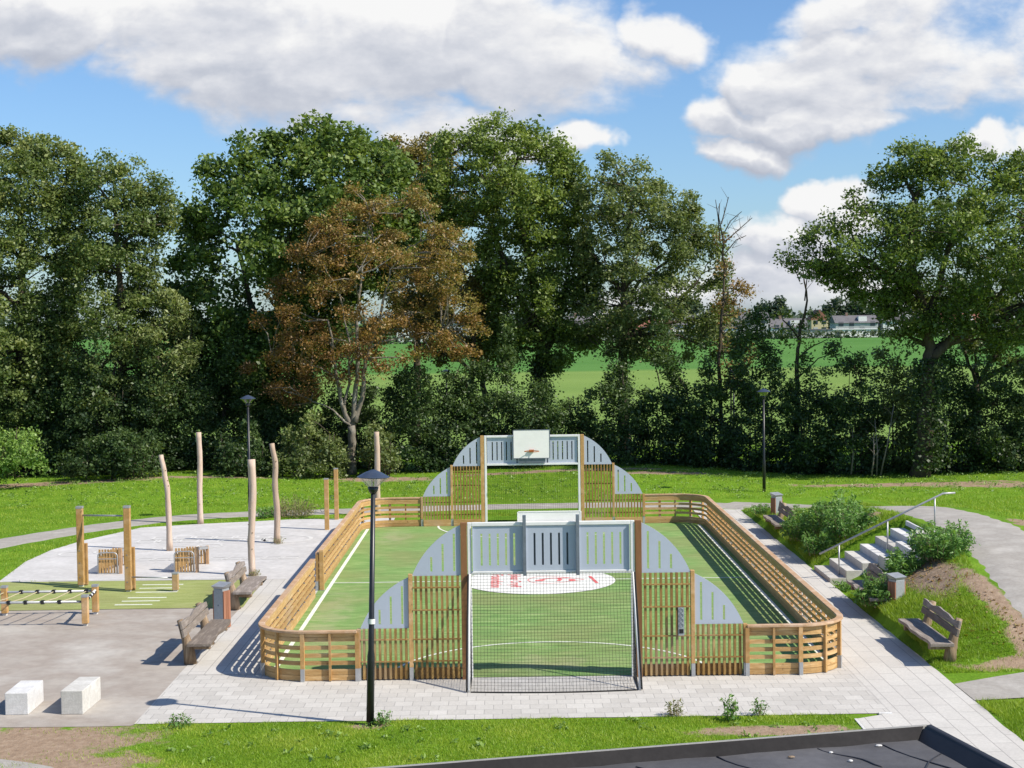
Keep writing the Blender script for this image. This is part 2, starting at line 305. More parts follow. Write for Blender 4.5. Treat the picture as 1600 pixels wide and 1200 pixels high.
# ------------------------------------------------------------------ object helpers
def tag(o, label=None, cat=None, group=None, kind=None):
    if label: o['label'] = label
    if cat: o['category'] = cat
    if group: o['group'] = group
    if kind: o['kind'] = kind
    return o
def thing(name, loc, label, cat, group=None, rz=0):
    o = bpy.data.objects.new(name, None); o.empty_display_size = .2
    COL.objects.link(o); o.location = loc; o.rotation_euler = (0, 0, rz)
    return tag(o, label, cat, group)
class MB:
    def __init__(s): s.v = []; s.f = []
    def add(s, vs, fs):
        n = len(s.v); s.v += [tuple(p) for p in vs]; s.f += [tuple(i+n for i in f) for f in fs]; return s
    def box(s, x0, x1, y0, y1, z0, z1, mtx=None):
        vs = [Vector(p) for p in ((x0, y0, z0), (x1, y0, z0), (x1, y1, z0), (x0, y1, z0), (x0, y0, z1), (x1, y0, z1), (x1, y1, z1), (x0, y1, z1))]
        if mtx: vs = [mtx @ p for p in vs]
        return s.add(vs, [(0, 3, 2, 1), (4, 5, 6, 7), (0, 1, 5, 4), (1, 2, 6, 5), (2, 3, 7, 6), (3, 0, 4, 7)])
    def tube(s, pts, r, n=8, cap=True):
        pts = [Vector(p) for p in pts]
        if not hasattr(r, '__len__'): r = [r]*len(pts)
        vs = []; fs = []; ref = None
        for i, p in enumerate(pts):
            d = (pts[min(i+1, len(pts)-1)]-pts[max(i-1, 0)])
            d = d.normalized() if d.length > 1e-9 else Vector((0, 0, 1))
            if ref is None: ref = Vector((1, 0, 0)) if abs(d.x) < .8 else Vector((0, 1, 0))
            a = d.cross(ref).normalized(); b = d.cross(a); ref = a.cross(d)
            for k in range(n):
                an = 2*pi*k/n; vs.append(p+(a*cos(an)+b*sin(an))*r[i])
            if i:
                for k in range(n):
                    k2 = (k+1) % n; fs.append(((i-1)*n+k, (i-1)*n+k2, i*n+k2, i*n+k))
        if cap and n > 2: fs.append(tuple(range(n-1, -1, -1))); fs.append(tuple((len(pts)-1)*n+k for k in range(n)))
        return s.add(vs, fs)
    def prism_y(s, poly, y0, y1):          # polygon in x-z, extruded along y
        n = len(poly); vs = [(x, y0, z) for x, z in poly]+[(x, y1, z) for x, z in poly]
        return s.add(vs, [tuple(range(n)), tuple(range(2*n-1, n-1, -1))]+[(i, i+n, (i+1) % n+n, (i+1) % n) for i in range(n)])
    def prism_z(s, poly, z0, z1):
        n = len(poly); vs = [(x, y, z0) for x, y in poly]+[(x, y, z1) for x, y in poly]
        return s.add(vs, [tuple(range(n-1, -1, -1)), tuple(range(n, 2*n))]+[(i, (i+1) % n, (i+1) % n+n, i+n) for i in range(n)])
    def sweep(s, path, o0, o1, z0, z1):    # box section swept along an x-y path, offsets to the right of travel
        vs = []; fs = []; n = len(path)
        for i in range(n):
            a = Vector(path[max(i-1, 0)]); b = Vector(path[min(i+1, n-1)]); d = (b-a).normalized(); nr = Vector((d.y, -d.x)); p = Vector(path[i])
            for o, z in ((o0, z0), (o1, z0), (o1, z1), (o0, z1)):
                q = p+nr*o; vs.append((q.x, q.y, z))
            if i:
                for k in range(4): fs.append(((i-1)*4+k, i*4+k, i*4+(k+1) % 4, (i-1)*4+(k+1) % 4))
        fs.append((0, 1, 2, 3)); fs.append(tuple((n-1)*4+k for k in (3, 2, 1, 0)))
        return s.add(vs, fs)
    def lathe(s, prof, n=24, c=(0, 0)):
        vs = []; fs = []
        for i, (r, z) in enumerate(prof):
            for k in range(n): a = 2*pi*k/n; vs.append((c[0]+r*cos(a), c[1]+r*sin(a), z))
            if i:
                for k in range(n): k2 = (k+1) % n; fs.append(((i-1)*n+k, (i-1)*n+k2, i*n+k2, i*n+k))
        return s.add(vs, fs)
    def build(s, name, m, parent=None, bevel=0, smooth=False):
        me = bpy.data.meshes.new(name); me.from_pydata(s.v, [], s.f); me.update()
        import bmesh
        bm = bmesh.new(); bm.from_mesh(me); bmesh.ops.recalc_face_normals(bm, faces=bm.faces); bm.to_mesh(me); bm.free()
        me.materials.append(MT[m])
        if smooth: me.polygons.foreach_set('use_smooth', [True]*len(me.polygons))
        o = bpy.data.objects.new(name, me); COL.objects.link(o)
        if parent: o.parent = parent
        if bevel:
            b = o.modifiers.new('bevel', 'BEVEL'); b.width = bevel; b.segments = 2; b.limit_method = 'ANGLE'
        return o
def copy_tree(o, parent=None):
    c = o.copy(); COL.objects.link(c)
    if parent: c.parent = parent
    for ch in list(o.children): copy_tree(ch, c)
    return c

# ------------------------------------------------------------------ terrain
RIDGE = [(6.2, 52.1, 0), (7.6, 51.6, .0), (9.0, 50.2, .10), (10.1, 47.6, .35), (10.8, 44.5, .75), (11.1, 41.5, 1.08), (11.25, 38.4, 1.22), (11.25, 35.8, 1.22), (11.0, 33.2, 1.12),
         (10.78, 31.0, .92), (10.66, 29.0, .60), (10.8, 27.5, .25), (11.3, 26.4, .03), (12.2, 25.6, 0)]
def smooth3(pts, k=5):
    P = [np.array(p, float) for p in pts]; out = []
    for i in range(len(P)-1):
        p0, p1, p2, p3 = P[max(i-1, 0)], P[i], P[i+1], P[min(i+2, len(P)-1)]
        for q in range(k):
            t = q/k; out.append(tuple(.5*((2*p1)+(p2-p0)*t+(2*p0-5*p1+4*p2-p3)*t*t+(3*p1-3*p2+p3-p0)*t**3)))
    return out+[tuple(P[-1])]
RIDGE = smooth3(RIDGE)
def gh(x, y):
    x = np.asarray(x, float); y = np.asarray(y, float)
    best = np.full(x.shape, 1e9); H = np.zeros(x.shape); side = np.zeros(x.shape)
    for (ax, ay, az), (bx, by, bz) in zip(RIDGE[:-1], RIDGE[1:]):
        dx, dy = bx-ax, by-ay; L2 = dx*dx+dy*dy
        t = np.clip(((x-ax)*dx+(y-ay)*dy)/L2, 0, 1)
        px, py = ax+t*dx, ay+t*dy; d = np.hypot(x-px, y-py); k = d < best
        best = np.where(k, d, best); H = np.where(k, az+t*(bz-az), H); side = np.where(k, (x-px), side)
    wd = np.where(side < 0, 2.3, 5.5)
    s = np.clip((best-1.32)/wd, 0, 1); f = 1-s*s*(3-2*s)
    f = np.where(side < 0, 1-s**1.25, f)
    z = H*f
    z = np.where((x > 7.5) & (x < 9.9) & (y > 34.0) & (y < 38.5), np.minimum(z, (x-7.75)*.46-.1), z)
    z = np.where(x < 7.65, 0, z)
    z = z*np.where(x < 10.6, np.clip((y-27.0)/1.5, 0, 1), 1)
    z = z+np.where((y > 55) & (y < 70), .12*np.sin(x*.35)*np.clip((y-55)/6, 0, 1), 0)*np.clip((75-y)/5, 0, 1)
    return z
def axis(segs):
    out = []
    for a, b, st in segs: out += list(np.arange(a, b, st))
    return np.array(out+[segs[-1][1]])
xs = axis([(-900, -60, 60), (-60, -18, 3), (-18, 7, .6), (7, 13.5, .2), (13.5, 24, .8), (24, 60, 4), (60, 900, 60)])
ys = axis([(-30, 18, 4), (18, 54, .3), (54, 70, 1), (70, 120, 10), (120, 3000, 120)])
gx, gy = np.meshgrid(xs, ys); gz = gh(gx, gy)
vs = np.stack([gx, gy, gz], -1).reshape(-1, 3); nx = len(xs)
fs = [(j*nx+i, j*nx+i+1, (j+1)*nx+i+1, (j+1)*nx+i) for j in range(len(ys)-1) for i in range(nx-1)]
b = MB(); b.v = vs.tolist(); b.f = fs
tag(b.build('ground', 'grass_ground', smooth=True), kind='structure')

def sheet(name, poly, z, m, kind='structure', parent=None):
    me = bpy.data.meshes.new(name); me.from_pydata([(x, y, z) for x, y in poly], [], [tuple(range(len(poly)))]); me.update()
    me.materials.append(MT[m]); o = bpy.data.objects.new(name, me); COL.objects.link(o)
    if me.polygons[0].normal.z < 0: me.flip_normals()
    if kind: o['kind'] = kind
    if parent: o.parent = parent
    return o
def wob(a, b, n, amp, seed=0):
    rr = random.Random(seed); return [(a[0]+(b[0]-a[0])*i/n+rr.uniform(-amp, amp), a[1]+(b[1]-a[1])*i/n+rr.uniform(-amp, amp)) for i in range(n+1)]
def ribbon(name, pts, hw, m, dz=.03, n=6, hws=None):
    # smooth the centre line
    P = [Vector(p[:2]) for p in pts]; out = []
    for i in range(len(P)-1):
        p0, p1, p2, p3 = P[max(i-1, 0)], P[i], P[i+1], P[min(i+2, len(P)-1)]
        for k in range(8):
            t = k/8; out.append(.5*((2*p1)+(p2-p0)*t+(2*p0-5*p1+4*p2-p3)*t*t+(3*p1-3*p2+p3-p0)*t**3))
    out.append(P[-1]); b = MB(); vs = []; fs = []
    for i, p in enumerate(out):
        d = (out[min(i+1, len(out)-1)]-out[max(i-1, 0)]).normalized(); nr = Vector((d.y, -d.x))
        w_ = hw*(1+.04*sin(i*1.7)+.03*sin(i*.6))
        for k in range(n+1):
            q = p+nr*(w_*(2*k/n-1)); z_ = float(gh(q.x, q.y))+dz
            if k in (0, n): q = p+nr*((w_+.10+dz*2)*(2*k/n-1)); z_ = float(gh(q.x, q.y))-.06
            vs.append((q.x, q.y, z_))
            if i and k: a = i*(n+1)+k; fs.append((a-1, a, a-n-1, a-n-2))
    b.add(vs, fs); return tag(b.build(name, m, smooth=True), kind='structure')

CX, Y1, Y2, HW = .727, 27.06, 47.36, 5.34
YM = (Y1+Y2)/2
XL, XR = -6.05, 7.62
sheet('playground_asphalt', [(-6.03, 24.3)]+wob((-6.1, 24.2), (-13.5, 24.25), 14, .03)+[(-14, 28), (-14, 38.4), (-6.0, 38.4)], .006, 'asphalt_tan')
conc = [G(u, v) for u, v in ((-60, 940), (0, 908), (20, 893), (40, 878), (80, 860), (130, 845), (220, 825), (315, 819), (400, 815), (455, 812))]
sheet('play_paving', conc+[(-3.7, 49.5), (-3.7, 37.95), (-14, 38.1)], .011, 'play_concrete')
sheet('turf_strip', [(-14, 34.23), (-6.0, 34.2), (-6.12, 37.9), (-14, 38.08)], .016, 'strip_turf')
sheet('paving_front', wob((XL, 24.3), (6.06, 24.3), 40, .012)+[(6.06, Y1+1.4), (XL, Y1+1.4)], .010, 'pavers')
sheet('paving_left', [(XL, Y1+.602), (-3.6, Y1+.602), (-3.6, 37.94), (XL, 37.94)], .0145, 'slabs')
pr = wob((7.6, 22.0), (7.6, 50.4), 60, .02, 3)
sheet('paving_right', [(6.063, 24.3), (6.063, 50.9)]+pr[::-1]+[(7.6, 10), (5.45, 10), (5.45, 24.0)], .0125, 'slabs')
b = MB()
b.box(5.85, 6.06, 24.22, 24.298, -.05, .03); b.box(5.40, 5.447, 12, 24.0, -.05, .014)
tag(b.build('kerb', 'concrete'), kind='structure')
ribbon('path_back', [(-16.5, 40.9), (-15.2, 44.4), (-13.9, 46.9), (-12.6, 48.7), (-11, 50.2), (-9, 51.0), (-6.5, 51.35), (-3, 51.9), (1, 52.2), (4, 52.2), (6.4, 51.9), (7.4, 51.5)], 1.0, 'asphalt_path', .008)
ribbon('path_upper', [(a, b_) for a, b_, _ in RIDGE[4::3]], 1.08, 'asphalt_path', .035)
sheet('path_lower', [(7.61, 25.0), (8.5, 25.15), (9.6, 25.1), (14, 24.7), (14, 27.6), (9.3, 27.05), (8.5, 26.65), (7.61, 26.15)], .02, 'asphalt_path')
sheet('path_corner', [G(u, v) for u, v in ((-40, 1186), (0, 1187), (40, 1192), (80, 1199), (110, 1215), (-40, 1230))], .012, 'asphalt_path')

# court turf and its painted marks
_c = lambda x, y, a0, a1: [(x+.9*cos(a), y+.9*sin(a)) for a in np.linspace(a0, a1, 10)]
sheet('court_turf', _c(CX-HW+.95, Y1+.98, pi, 1.5*pi)+_c(CX+HW-.95, Y1+.98, 1.5*pi, 2*pi)+_c(CX+HW-.95, Y2-.98, 0, .5*pi)+_c(CX-HW+.95, Y2-.98, .5*pi, pi), .019, 'court_turf')
lw = .035; zc = .024
b = MB()
def strip(b, pts, w2, z):
    P = [Vector(p) for p in pts]; vs = []; fs = []
    for i, p in enumerate(P):
        d = (P[min(i+1, len(P)-1)]-P[max(i-1, 0)]).normalized(); nr = Vector((d.y, -d.x))
        vs += [(*(p-nr*w2), z), (*(p+nr*w2), z)]
        if i: fs.append((2*i-2, 2*i-1, 2*i+1, 2*i))
    b.add(vs, fs)
strip(b, [(CX-5.07, Y1+.55), (CX-5.07, Y2-.55)], .045, zc); strip(b, [(CX+5.07, Y1+.55), (CX+5.07, Y2-.55)], .045, zc)
strip(b, [(CX-5.02, YM), (CX-1.85, YM)], .03, zc); strip(b, [(CX+1.85, YM), (CX+5.02, YM)], .03, zc)
for yy, s in ((Y1+.05, 1), (Y2-.05, -1)):
    strip(b, [(CX+2.93*cos(a), yy+s*2.93*sin(a)) for a in np.linspace(0, pi, 48)], .03, zc)
tag(b.build('court_lines', 'line_white'), kind='structure')
RO = 1.85; OX, OY = .70, 37.12
ov = sheet('painted_circle', [(OX+RO*cos(a), OY+RO*sin(a)) for a in np.linspace(0, 2*pi, 72, endpoint=False)], .029, 'oval_white', kind=None)
tag(ov, 'white disc with red lettering and emblem painted on the middle of the green turf', 'pitch logo')
def text(body, name, size, loc, rot, m, parent, ext=.001, align='CENTER', bold=0):
    cu = bpy.data.curves.new(name, 'FONT'); cu.body = body; cu.size = size; cu.align_x = align; cu.align_y = 'CENTER'; cu.extrude = ext; cu.offset = bold
    t = bpy.data.objects.new('tmp', cu); COL.objects.link(t)
    dg = bpy.context.evaluated_depsgraph_get(); me = bpy.data.meshes.new_from_object(t.evaluated_get(dg))
    bpy.data.objects.remove(t); me.name = name; me.materials.clear(); me.materials.append(MT[m])
    o = bpy.data.objects.new(name, me); COL.objects.link(o); o.location = loc; o.rotation_euler = rot
    if parent: o.parent = parent
    return o
text('Johan Cruyff', 'lettering', .36, (.12, 37.12, .032), (0, 0, -pi/2), 'red_paint', ov, bold=.004)
text('Foundation', 'lettering', .42, (-.34, 37.12, .032), (0, 0, -pi/2), 'red_paint', ov, bold=.005)
b = MB()
def lens(x0, x1, yc, hwid, n=24):
    return [(x0+(x1-x0)*i/n, yc+hwid*sin(pi*(i/n)**.62)) for i in range(n+1)]
strip(b, lens(.42, 1.80, 37.18, .52), .014, .032); strip(b, lens(.42, 1.80, 37.18, -.52), .014, .032)
strip(b, [(.62, 37.10), (.78, 37.25), (.95, 37.38), (1.2, 37.42), (1.5, 37.40)], .04, .033)
strip(b, [(.60, 37.08), (.74, 37.05), (.80, 37.2)], .07, .0335)
strip(b, [(1.18, 37.42), (1.22, 37.2), (1.16, 36.98)], .05, .0335)
b.add([(1.5+.09*cos(a), 37.1+.16*sin(a), .0333) for a in np.linspace(0, 2*pi, 16, endpoint=False)], [tuple(range(16))])
b.add([(1.92, 37.62, .033), (2.0, 37.62, .033), (2.12, 36.62, .033), (2.04, 36.62, .033)], [(0, 1, 2, 3)])
b.build('emblem', 'red_paint', ov)
# marks of the playground
b = MB()
for yy, x0, x1 in ((37.34, -8.99, -8.0), (36.85, -8.95, -7.98), (36.3, -8.91, -7.93), (35.58, -8.92, -8.02), (35.15, -8.95, -8.08), (34.7, -9.0, -8.15)):
    b.box(x0, x1, yy-.035, yy+.035, .0165, .0215)
tag(b.build('turf_stripes', 'line_white'), kind='structure')
b = MB()
def ring(cx_, cy_, r, w_, n=20, sx=1, sy=1):
    strip(b, [(cx_+sx*r*cos(a), cy_+sy*r*sin(a)) for a in np.linspace(0, 2*pi, n+1)], w_, .0165)
for i in range(7):
    x = -10.9+i*.62; strip(b, [(x, 44.6), (x+.5, 44.6), (x+.5, 45.1), (x, 45.1), (x, 44.6)], .05, .0165)
for i in range(6):
    x = -10.6+i*.62; strip(b, [(x, 45.25), (x+.5, 45.25), (x+.5, 45.75), (x, 45.75), (x, 45.25)], .05, .0166)
ring(-6.95+.4, 45.0, .7, .06); ring(-7.4, 45.9, .45, .05)
for i in range(9):
    x = -10.2+i*.5; strip(b, [(x, 41.2), (x+.4, 41.2), (x+.5, 41.6), (x+.1, 41.6), (x, 41.2)], .03, .0167)
strip(b, [(-12.7, 38.28), (-6.2, 38.18)], .06, .0164)
for i in range(5): ring(-12.2+i*.9, 42.6+.3*i, .35, .04)
tag(b.build('paving_marks', 'pale_mark'), kind='structure')

# ------------------------------------------------------------------ court fences
RC = .97
def corner(cx_, cy_, a0, a1, r, n=12): return [(cx_+r*cos(a), cy_+r*sin(a)) for a in np.linspace(a0, a1, n+1)]
BO = .08                                              # board line lies this far inside the outer edge
BOARDS = [(.02, .115), (.121, .215), (.295, .365), (.43, .50), (.57, .64), (.715, .790), (.796, .868)]
def resample(path, step):
    P = [Vector(p) for p in path]; L = [0]
    for a, c in zip(P[:-1], P[1:]): L.append(L[-1]+(c-a).length)
    n = max(1, round(L[-1]/step)); out = []
    for k in range(n+1):
        s = L[-1]*k/n; i = max(j for j in range(len(L)) if L[j] <= s+1e-9); i = min(i, len(P)-2)
        t = (s-L[i])/(L[i+1]-L[i]); p = P[i].lerp(P[i+1], t); d = (P[i+1]-P[i]).normalized(); out.append((p, d))
    return out
def fence(path, label, endposts=True, feet=True):
    t = thing('slatted_fence', (path[0][0], path[0][1], 0), label, 'fence', 'slatted timber fences round the court')
    ox, oy = path[0]; P = [(x-ox, y-oy) for x, y in path]
    for z0, z1 in BOARDS:
        MB().sweep(P, -.018, .018, z0, z1).build('board', 'pine_long', t)
    MB().sweep(P, -.035, .085, .872, .915).build('cap_rail', 'pine_cap', t, bevel=.006)
    for i, (p, d) in enumerate(resample(P, .475)):
        nr = Vector((d.y, -d.x)); main = i % 2 == 0; hwid = .036 if main else .02
        rot = Matrix.Translation((p.x, p.y, 0)) @ Matrix(((d.x, nr.x, 0, 0), (d.y, nr.y, 0, 0), (0, 0, 1, 0), (0, 0, 0, 1)))
        z0 = .24 if main else .02
        MB().box(-hwid, hwid, .0185, .078, z0, .871, rot).build('post', 'pine', t)
        if main: MB().box(-.034, .034, .022, .088, 0, .239, rot).build('foot_bracket', 'galv', t)
    # bolt heads on the court side
    for i, (p, d) in enumerate(resample(P, .95)):
        nr = Vector((d.y, -d.x)); q = p-nr*.024
        for z in (.26, .68): MB().box(q.x-.014, q.x+.014, q.y-.014, q.y+.014, z-.012, z+.012).build('bolt', 'steel_dark', t)
    return t
xl, xr, yn, yf = CX-HW+BO, CX+HW-BO, Y1+BO-.08, Y2-BO+.08
r = RC-BO
# every path runs with the outside on the right of travel (counter-clockwise round the court)
pLn = [(xl, 35.33)]+[(xl, yn+r+.0)]+corner(xl+r, yn+r, pi, 1.5*pi, r)[1:]+[(CX-3.46, yn)]
pLf = [(CX-3.46, yf)]+corner(xl+r, yf-r, .5*pi, pi, r)+[(xl, 36.22)]
pR = [(CX+3.46, yn)]+corner(xr-r, yn+r, 1.5*pi, 2*pi, r)+corner(xr-r, yf-r, 0, .5*pi, r)+[(CX+3.46, yf)]
fence(pLn, 'slatted timber fence on the left of the court, nearer half with rounded corner')
fl = fence(pLf, 'slatted timber fence on the left, farther half beyond the taller gate post')
fence(pR, 'long slatted timber fence down the whole right side of the court beside the slab path')
gp = thing('gate_post', (xl+.06, 36.24, 0), 'square timber post rising above the fence at the gap in the left side', 'post')
MB().box(-.05, .05, -.05, .05, .03, .98).build('post', 'pine', gp, bevel=.004)
MB().box(-.06, .06, -.06, .06, 0, .029).build('foot_bracket', 'galv', gp)

# ------------------------------------------------------------------ goal walls
def arcpts(x0, z0, x1, z1, n=14, sag=.10):       # arc from the low outer end to the high inner end, bulging up and out
    a = Vector((x0, z0)); c = Vector((x1, z1)); L = (c-a).length; d = (c-a)/L; nn = Vector((-d.y, d.x))
    if nn.y < 0: nn = -nn
    return [(a+d*(L*i/n)+nn*(4*sag*L*(i/n)*(1-i/n))) for i in range(n+1)]
def arc_panel(t, xo, xi, z0, z1, y0, y1):
    A = arcpts(xo, z0, xi, z1)
    def top(x):
        for p, q in zip(A[:-1], A[1:]):
            lo, hi = min(p.x, q.x), max(p.x, q.x)
            if lo-1e-6 <= x <= hi+1e-6:
                return p.y+(q.y-p.y)*((x-p.x)/(q.x-p.x) if abs(q.x-p.x) > 1e-9 else 0)
        return z1
    b = MB(); W_ = xo-xi; s = 1 if W_ > 0 else -1; Wd = abs(W_); Hh = z1-z0
    slots = [(f-.022, f+.022, z0+.08*Hh, z0+h*Hh) for f, h in ((.13, .83), (.365, .63), (.60, .37))]
    def col(f0, f1, zb0, zt=None):
        n = max(1, int((f1-f0)/.05)); X = [xi+s*Wd*(f0+(f1-f0)*i/n) for i in range(n+1)]
        poly = [(X[0], zb0), (X[-1], zb0)]+([(X[-1], zt), (X[0], zt)] if zt is not None else [(x, max(top(x), zb0+.002)) for x in X[::-1]])
        b.prism_y(poly, y0, y1)
    f = 0
    for a, c, zb, zt in slots:
        col(f, a, z0); col(a, c, z0, zb); col(a, c, zt); f = c
    col(f, 1.0, z0)
    o = b.build('curved_panel', 'steel_panel', t)
    return o
def goal_wall(Y, out, label):
    t = thing('goal', (CX, Y, 0), label, 'goal', 'goals with slatted wings at the two ends of the court')
    o = out                                   # -1: outside is towards the camera
    def by(b, x0, x1, a0, a1, z0, z1): b.box(x0, x1, min(a0*o, a1*o), max(a0*o, a1*o), z0, z1)
    for s in (-1, 1):
        # posts
        for px, h, wd in ((1.545, 2.80, .055), (2.50, 1.90, .036), (3.43, .93, .036)):
            b = MB(); zb = .24 if px > 2 else 0.0
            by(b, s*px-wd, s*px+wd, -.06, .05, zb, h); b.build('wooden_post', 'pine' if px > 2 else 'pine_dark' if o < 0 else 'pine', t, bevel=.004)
            if px > 2:
                b = MB(); by(b, s*px-.034, s*px+.034, -.05, .062, 0, zb-.001); b.build('foot_bracket', 'galv', t)
        # slat screens
        for x0, x1, h, rods in ((1.615, 2.455, 1.86, (.35, .74, 1.26, 1.66)), (2.545, 3.385, .93, (.35, .74))):
            b = MB(); n = 9
            for k in range(n):
                xx = s*(x0+(x1-x0)*(k+.5)/n); by(b, xx-.021, xx+.021, -.035, .035, .03, h)
            for z in rods: by(b, s*x0 if s > 0 else s*x1, s*x1 if s > 0 else s*x0, .036, .06, z-.012, z+.012)
            b.build('slat_screen', 'pine_slat', t)
            b = MB(); lo, hi = sorted((s*x0, s*x1)); by(b, lo, hi, -.075, -.04, .02, .215); b.build('kick_board', 'pine_long', t)
        arc_panel(t, s*2.47, s*1.605, 1.865, 2.76, -.012, .012)
        arc_panel(t, s*3.40, s*2.54, .935, 1.84, -.012, .012)
    # white frame
    b = MB()
    for s in (-1, 1): by(b, s*1.445-.035, s*1.445+.035, -.055, .03, .0, 2.80)
    by(b, -1.409, 1.409, -.055, .03, 2.735, 2.80); by(b, -1.409, 1.409, -.055, .03, 1.87, 1.93)
    b.build('goal_frame', 'white_paint', t, bevel=.008)
    # three slotted panels
    for c in (-.94, 0, .94):
        x0, x1 = c-.45, c+.45; z0, z1 = 1.935, 2.73; b = MB(); f = x0
        for k in range(5):
            sx = c+(k-2)*.145; by(b, f, sx-.017, -.008, .008, z0, z1); by(b, sx-.017, sx+.017, -.008, .008, z0, 2.03); by(b, sx-.017, sx+.017, -.008, .008, 2.60, z1); f = sx+.017
        by(b, f, x1, -.008, .008, z0, z1)
        by(b, x0, x0+.01, .009, .05, z0, z1); by(b, x1-.01, x1, .009, .05, z0, z1)
        b.build('slotted_panel', 'steel_panel', t)
    for s in (-1, 1):
        b = MB(); by(b, s*.47-.03, s*.47+.03, .052, .11, 1.86, 2.93); b.build('bracket_strut', 'steel_dark', t, bevel=.004)
    # basketball backboard on the court side
    b = MB(); by(b, -.57, .53, -.13, -.10, 2.10, 2.955); bd = b.build('backboard', 'board_white', t)
    b = MB(); zr = (2.095, 2.96)
    by(b, -.59, -.571, -.135, -.095, *zr); by(b, .531, .55, -.135, -.095, *zr); by(b, -.571, .531, -.135, -.095, 2.08, 2.099); by(b, -.571, .531, -.135, -.095, 2.956, 2.972)
    b.build('board_edge', 'steel_dark' if o > 0 else 'board_white', bd)
    b = MB(); by(b, -.40, .40, -.099, -.07, 1.95, 2.62); b.build('board_bracket', 'steel_dark', bd)
    b = MB(); b.tube([(-.02+.225*cos(a), -o*(.13+.28+.225*sin(a)), 2.33) for a in np.linspace(0, 2*pi, 25)], .011, 6, False)
    by(b, -.09, .05, -.185, -.13, 2.28, 2.36); b.build('hoop', 'rim_orange', bd)
    # net: hangs from the crossbar and stands a metre out behind the mouth
    b = MB(); W2 = 1.43; H = 1.88; D = .98
    def NP(u, v):          # u across -1..1, v 0 top .. 1 bottom
        sag = .10*(1-u*u)*v*v + .05*sin(pi*v)*(1-u*u)
        return (u*W2, o*(.04+D*v**1.15+sag), H*(1-v)+.02)
    for i in range(50):
        u = -1+2*i/49; b.tube([NP(u, k/14) for k in range(15)], .0026, 3, False)
    for k in range(38):
        v = k/37; b.tube([NP(-1+2*i/12, v) for i in range(13)], .0026, 3, False)
    for s in (-1, 1):
        for k in range(1, 36):
            z = .02+H*k/36; v = 1-k/36; b.tube([(s*W2, o*.04, z), (s*W2, o*(.04+D*v**1.15), z)], .0022, 3, False)
        for k in range(1, 18):
            d = D*k/18; v = (k/18)**(1/1.15); b.tube([(s*W2, o*(.04+d), .02), (s*W2, o*(.04+d), H*(1-v)+.02)], .0022, 3, False)
    nt = b.build('net', 'net_black', t)
    b = MB(); b.tube([NP(-1+2*i/20, 1) for i in range(21)], .014, 6); b.build('bottom_rope', 'net_black', nt)
    for s in (-1, 1):
        MB().tube([(s*1.445, o*.06, 1.89), (s*1.46, o*.40, 1.15), (s*1.47, o*1.0, .03)], .018, 8).build('side_stay', 'white_paint', t, smooth=True)
        MB().tube([(s*1.475, o*.07, 1.89), (s*1.49, o*.42, 1.15), (s*1.50, o*1.03, .03)], .016, 6).build('stay_rope', 'net_black', t)
        MB().tube([(s*1.47, o*.05, .035), (s*1.47, o*1.02, .035)], .02, 6).build('ground_bar', 'galv', t)
    return t
g1 = goal_wall(Y1, -1, 'nearer goal with grey slotted panels and slatted wings, its black net bulging over the pavers')
g2 = goal_wall(Y2, 1, 'farther goal facing us with its white basketball board and hoop in front of the trees')
# score counter on the right wing of the nearer goal
sc = thing('score_counter', (CX+2.27, Y1-.1, .74), 'small grey plate with four round dials hung on the right wing of the nearer goal', 'score counter')
MB().box(-.055, .065, -.025, 0, .02, .52).build('backplate', 'clamp', sc)
MB().box(-.04, .065, -.034, -.0255, .02, .52).build('plate', 'bin_grey', sc)
for k in range(4):
    z = .47-k*.088; b = MB(); b.tube([(.012+.034*cos(a), -.037, z+.034*sin(a)) for a in np.linspace(0, 2*pi, 19)], .005, 4, False)
    b.tube([(-.008, -.037, z-.02), (.03, -.037, z+.02)], .005, 4); b.build('dial', 'steel_dark', sc)
MB().box(-.025, .05, -.04, -.0345, .06, .135).build('counter_knob', 'clamp', sc)

# ------------------------------------------------------------------ street lamps
def lamp(x, y, label, h=4.04, lean=(0, 0)):
    t = thing('street_lamp', (x, y, 0), label, 'street lamp', 'black park lamps with conical glass heads')
    MB().tube([(0, 0, 0), (0, 0, 1.1), (0, 0, 1.2), (0, 0, h-.36)], [.062, .060, .046, .036], 16).build('pole', 'black_paint', t, smooth=True)
    MB().lathe([(.0, h-.37), (.045, h-.38), (.075, h-.33), (.085, h-.28), (.06, h-.27), (0, h-.27)]).build('collar', 'black_paint', t, smooth=True)
    MB().lathe([(.05, h-.30), (.245, h-.118)], 32).build('glass_cone', 'lamp_glass', t, smooth=True)
    hd = MB().lathe([(0, h-.112), (.25, h-.125), (.258, h-.115), (.13, h-.045), (.03, h-.005), (0, h)], 32).build('hood', 'lamp_hood', t)
    b = MB()
    for a in (0.3, 2.4, 4.5): b.tube([(.04*cos(a), .04*sin(a), h-.28), (.055*cos(a), .055*sin(a), h-.12)], .006, 5)
    b.build('inner_rods', 'steel_dark', t)
    MB().lathe([(.058, 1.62), (.058, 1.70)], 16).build('number_sticker', 'white_paint', t) if y < 30 else None
    t.rotation_euler = (lean[0], lean[1], 0)
    return t
lamp(-2.25, 24.06, 'nearest and tallest looking black lamp standing in the grass before the pavers', 4.06, (0, .03))
lamp(-8.41, 49.63, 'black lamp behind the log poles at the left before the dark trees', 4.05)
lamp(9.27, 55.6, 'black lamp on the lawn behind the bin at the far right corner of the court', 3.75)
x, z = AT(697, 577, 78); lamp(x, 78, 'distant lamp in the meadow seen faintly between shrubs left of the paler trunk', max(z, 3.5))
x, z = AT(1146, 577, 78); lamp(x, 78, 'distant lamp in the meadow seen faintly right of the thin rusty tree', max(z, 3.5))

